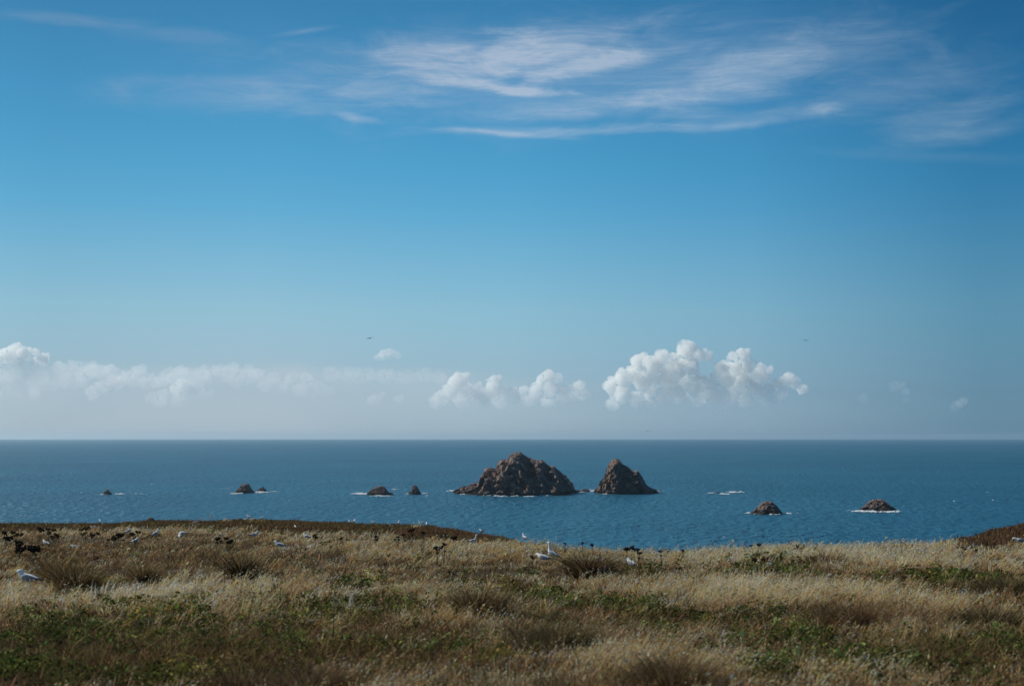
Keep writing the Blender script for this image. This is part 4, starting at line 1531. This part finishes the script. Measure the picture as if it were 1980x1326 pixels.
cloud([(1440, 335, 38), (1480, 312, 34), (1540, 330, 26), (1410, 380, 34), (1390, 440, 48), (1345, 490, 42), (1500, 410, 56), (1690, 390, 32), (1650, 430, 48),
       (1600, 460, 48), (1570, 420, 28), (1480, 480, 56), (1720, 440, 32)],
      B, 'pale cumulus with an arched bright crown next to the tall pair', dens=.010, y0=825, y1=725, seed=4)
cloud([(330, 172, 32), (370, 157, 30), (298, 188, 18), (400, 160, 26), (425, 168, 15)], B, 'single small round cloud under the gliding bird', dens=.006, y0=706, y1=680, seed=5)
cloud([(90, 98, 26), (70, 112, 30), (120, 120, 28), (30, 130, 30), (60, 150, 38), (110, 150, 34), (190, 116, 13), (160, 112, 16), (0, 150, 32), (240, 155, 26), (200, 172, 28), (-40, 160, 40)],
      C_, 'bright cumulus head standing on the cloud bank at the far left', dens=.010, y0=730, y1=690, seed=6)
BANK = [(320, 195, 26), (400, 190, 28), (460, 195, 26), (350, 222, 38), (300, 225, 34), (500, 212, 28), (190, 282, 38), (240, 292, 34), (30, 332, 38), (100, 360, 38),
        (180, 342, 38), (440, 240, 40), (-30, 340, 40), (60, 230, 44), (140, 220, 44), (220, 215, 40), (-20, 250, 44), (560, 225, 30)]
rb = np.random.default_rng(12)
BANK += [(float(a), float(215 + 75 * rb.random() + max(0, (a - 1250) * .12)), float(rb.uniform(26, 44))) for a in np.linspace(-60, 1800, 60)]
cloud(BANK, C_, 'long hazy cloud bank with flat top, from the left edge almost to the centre', dens=.0020, y0=822, y1=700, seed=7, voxel=26.0)
cloud([(560, 300, 33), (620, 280, 33), (510, 340, 33), (640, 290, 28), (1000, 302, 34), (1020, 332, 33), (960, 332, 33), (900, 352, 33), (830, 362, 28), (1050, 355, 28),
       (1110, 350, 26), (1150, 340, 18), (880, 390, 38), (970, 380, 38)],
      C_, 'faint puffs low in the cloud bank with one small bright crest', dens=.006, y0=810, y1=725, seed=8)
cloud([(float(a), float(300 + 30 * rb.random() + (a - 20) * .02), float(rb.uniform(30, 50))) for a in np.linspace(-40, 720, 24)],
      B, 'thin flat veil of cloud between the long bank and the long pale cumulus', dens=.0010, y0=800, y1=715, seed=17, voxel=26.0)
cloud([(260, 485, 45), (310, 455, 26), (455, 480, 28), (410, 470, 16)], B, 'two faint small puffs in haze left of the long pale cumulus', dens=.003, y0=800, y1=755, seed=9)
cloud([(790, 222, 38), (850, 204, 30), (900, 262, 28), (900, 350, 28), (520, 340, 40)], E_, 'faint smudge of cloud right of the tall pair', dens=.0016, y0=800, y1=730, seed=10)
cloud([(1380, 385, 36), (1330, 425, 32), (1430, 352, 26)], E_, 'faintest slanting cloud wisp near the right edge', dens=.0016, y0=810, y1=770, seed=11)


# ------------------------------------------------------------------ sea air
def haze_mat():
    m_ = bpy.data.materials.new('sea air')
    m_.use_nodes = True
    t = NT(m_.node_tree)
    out = t.n('ShaderNodeOutputMaterial')
    v = t.n('ShaderNodeVolumePrincipled')
    v.inputs['Color'].default_value = (0.72, 0.88, 0.98, 1)
    v.inputs['Density'].default_value = HAZE
    v.inputs['Anisotropy'].default_value = 0.5
    t.t.links.new(v.outputs[0], out.inputs['Volume'])
    return m_


HAZE = 4.2e-5
hx, hz0, hz1 = SEA_R + 600.0, -6.0, 80.0
hv = [(x, y, z) for z in (hz0, hz1) for y in (-hx, hx) for x in (-hx, hx)]
hf = [(0, 2, 3, 1), (4, 5, 7, 6), (0, 1, 5, 4), (2, 6, 7, 3), (0, 4, 6, 2), (1, 3, 7, 5)]
haze = link('haze', mesh_py('haze', hv, hf, haze_mat(), smooth_=False))
tag(haze, kind='stuff')
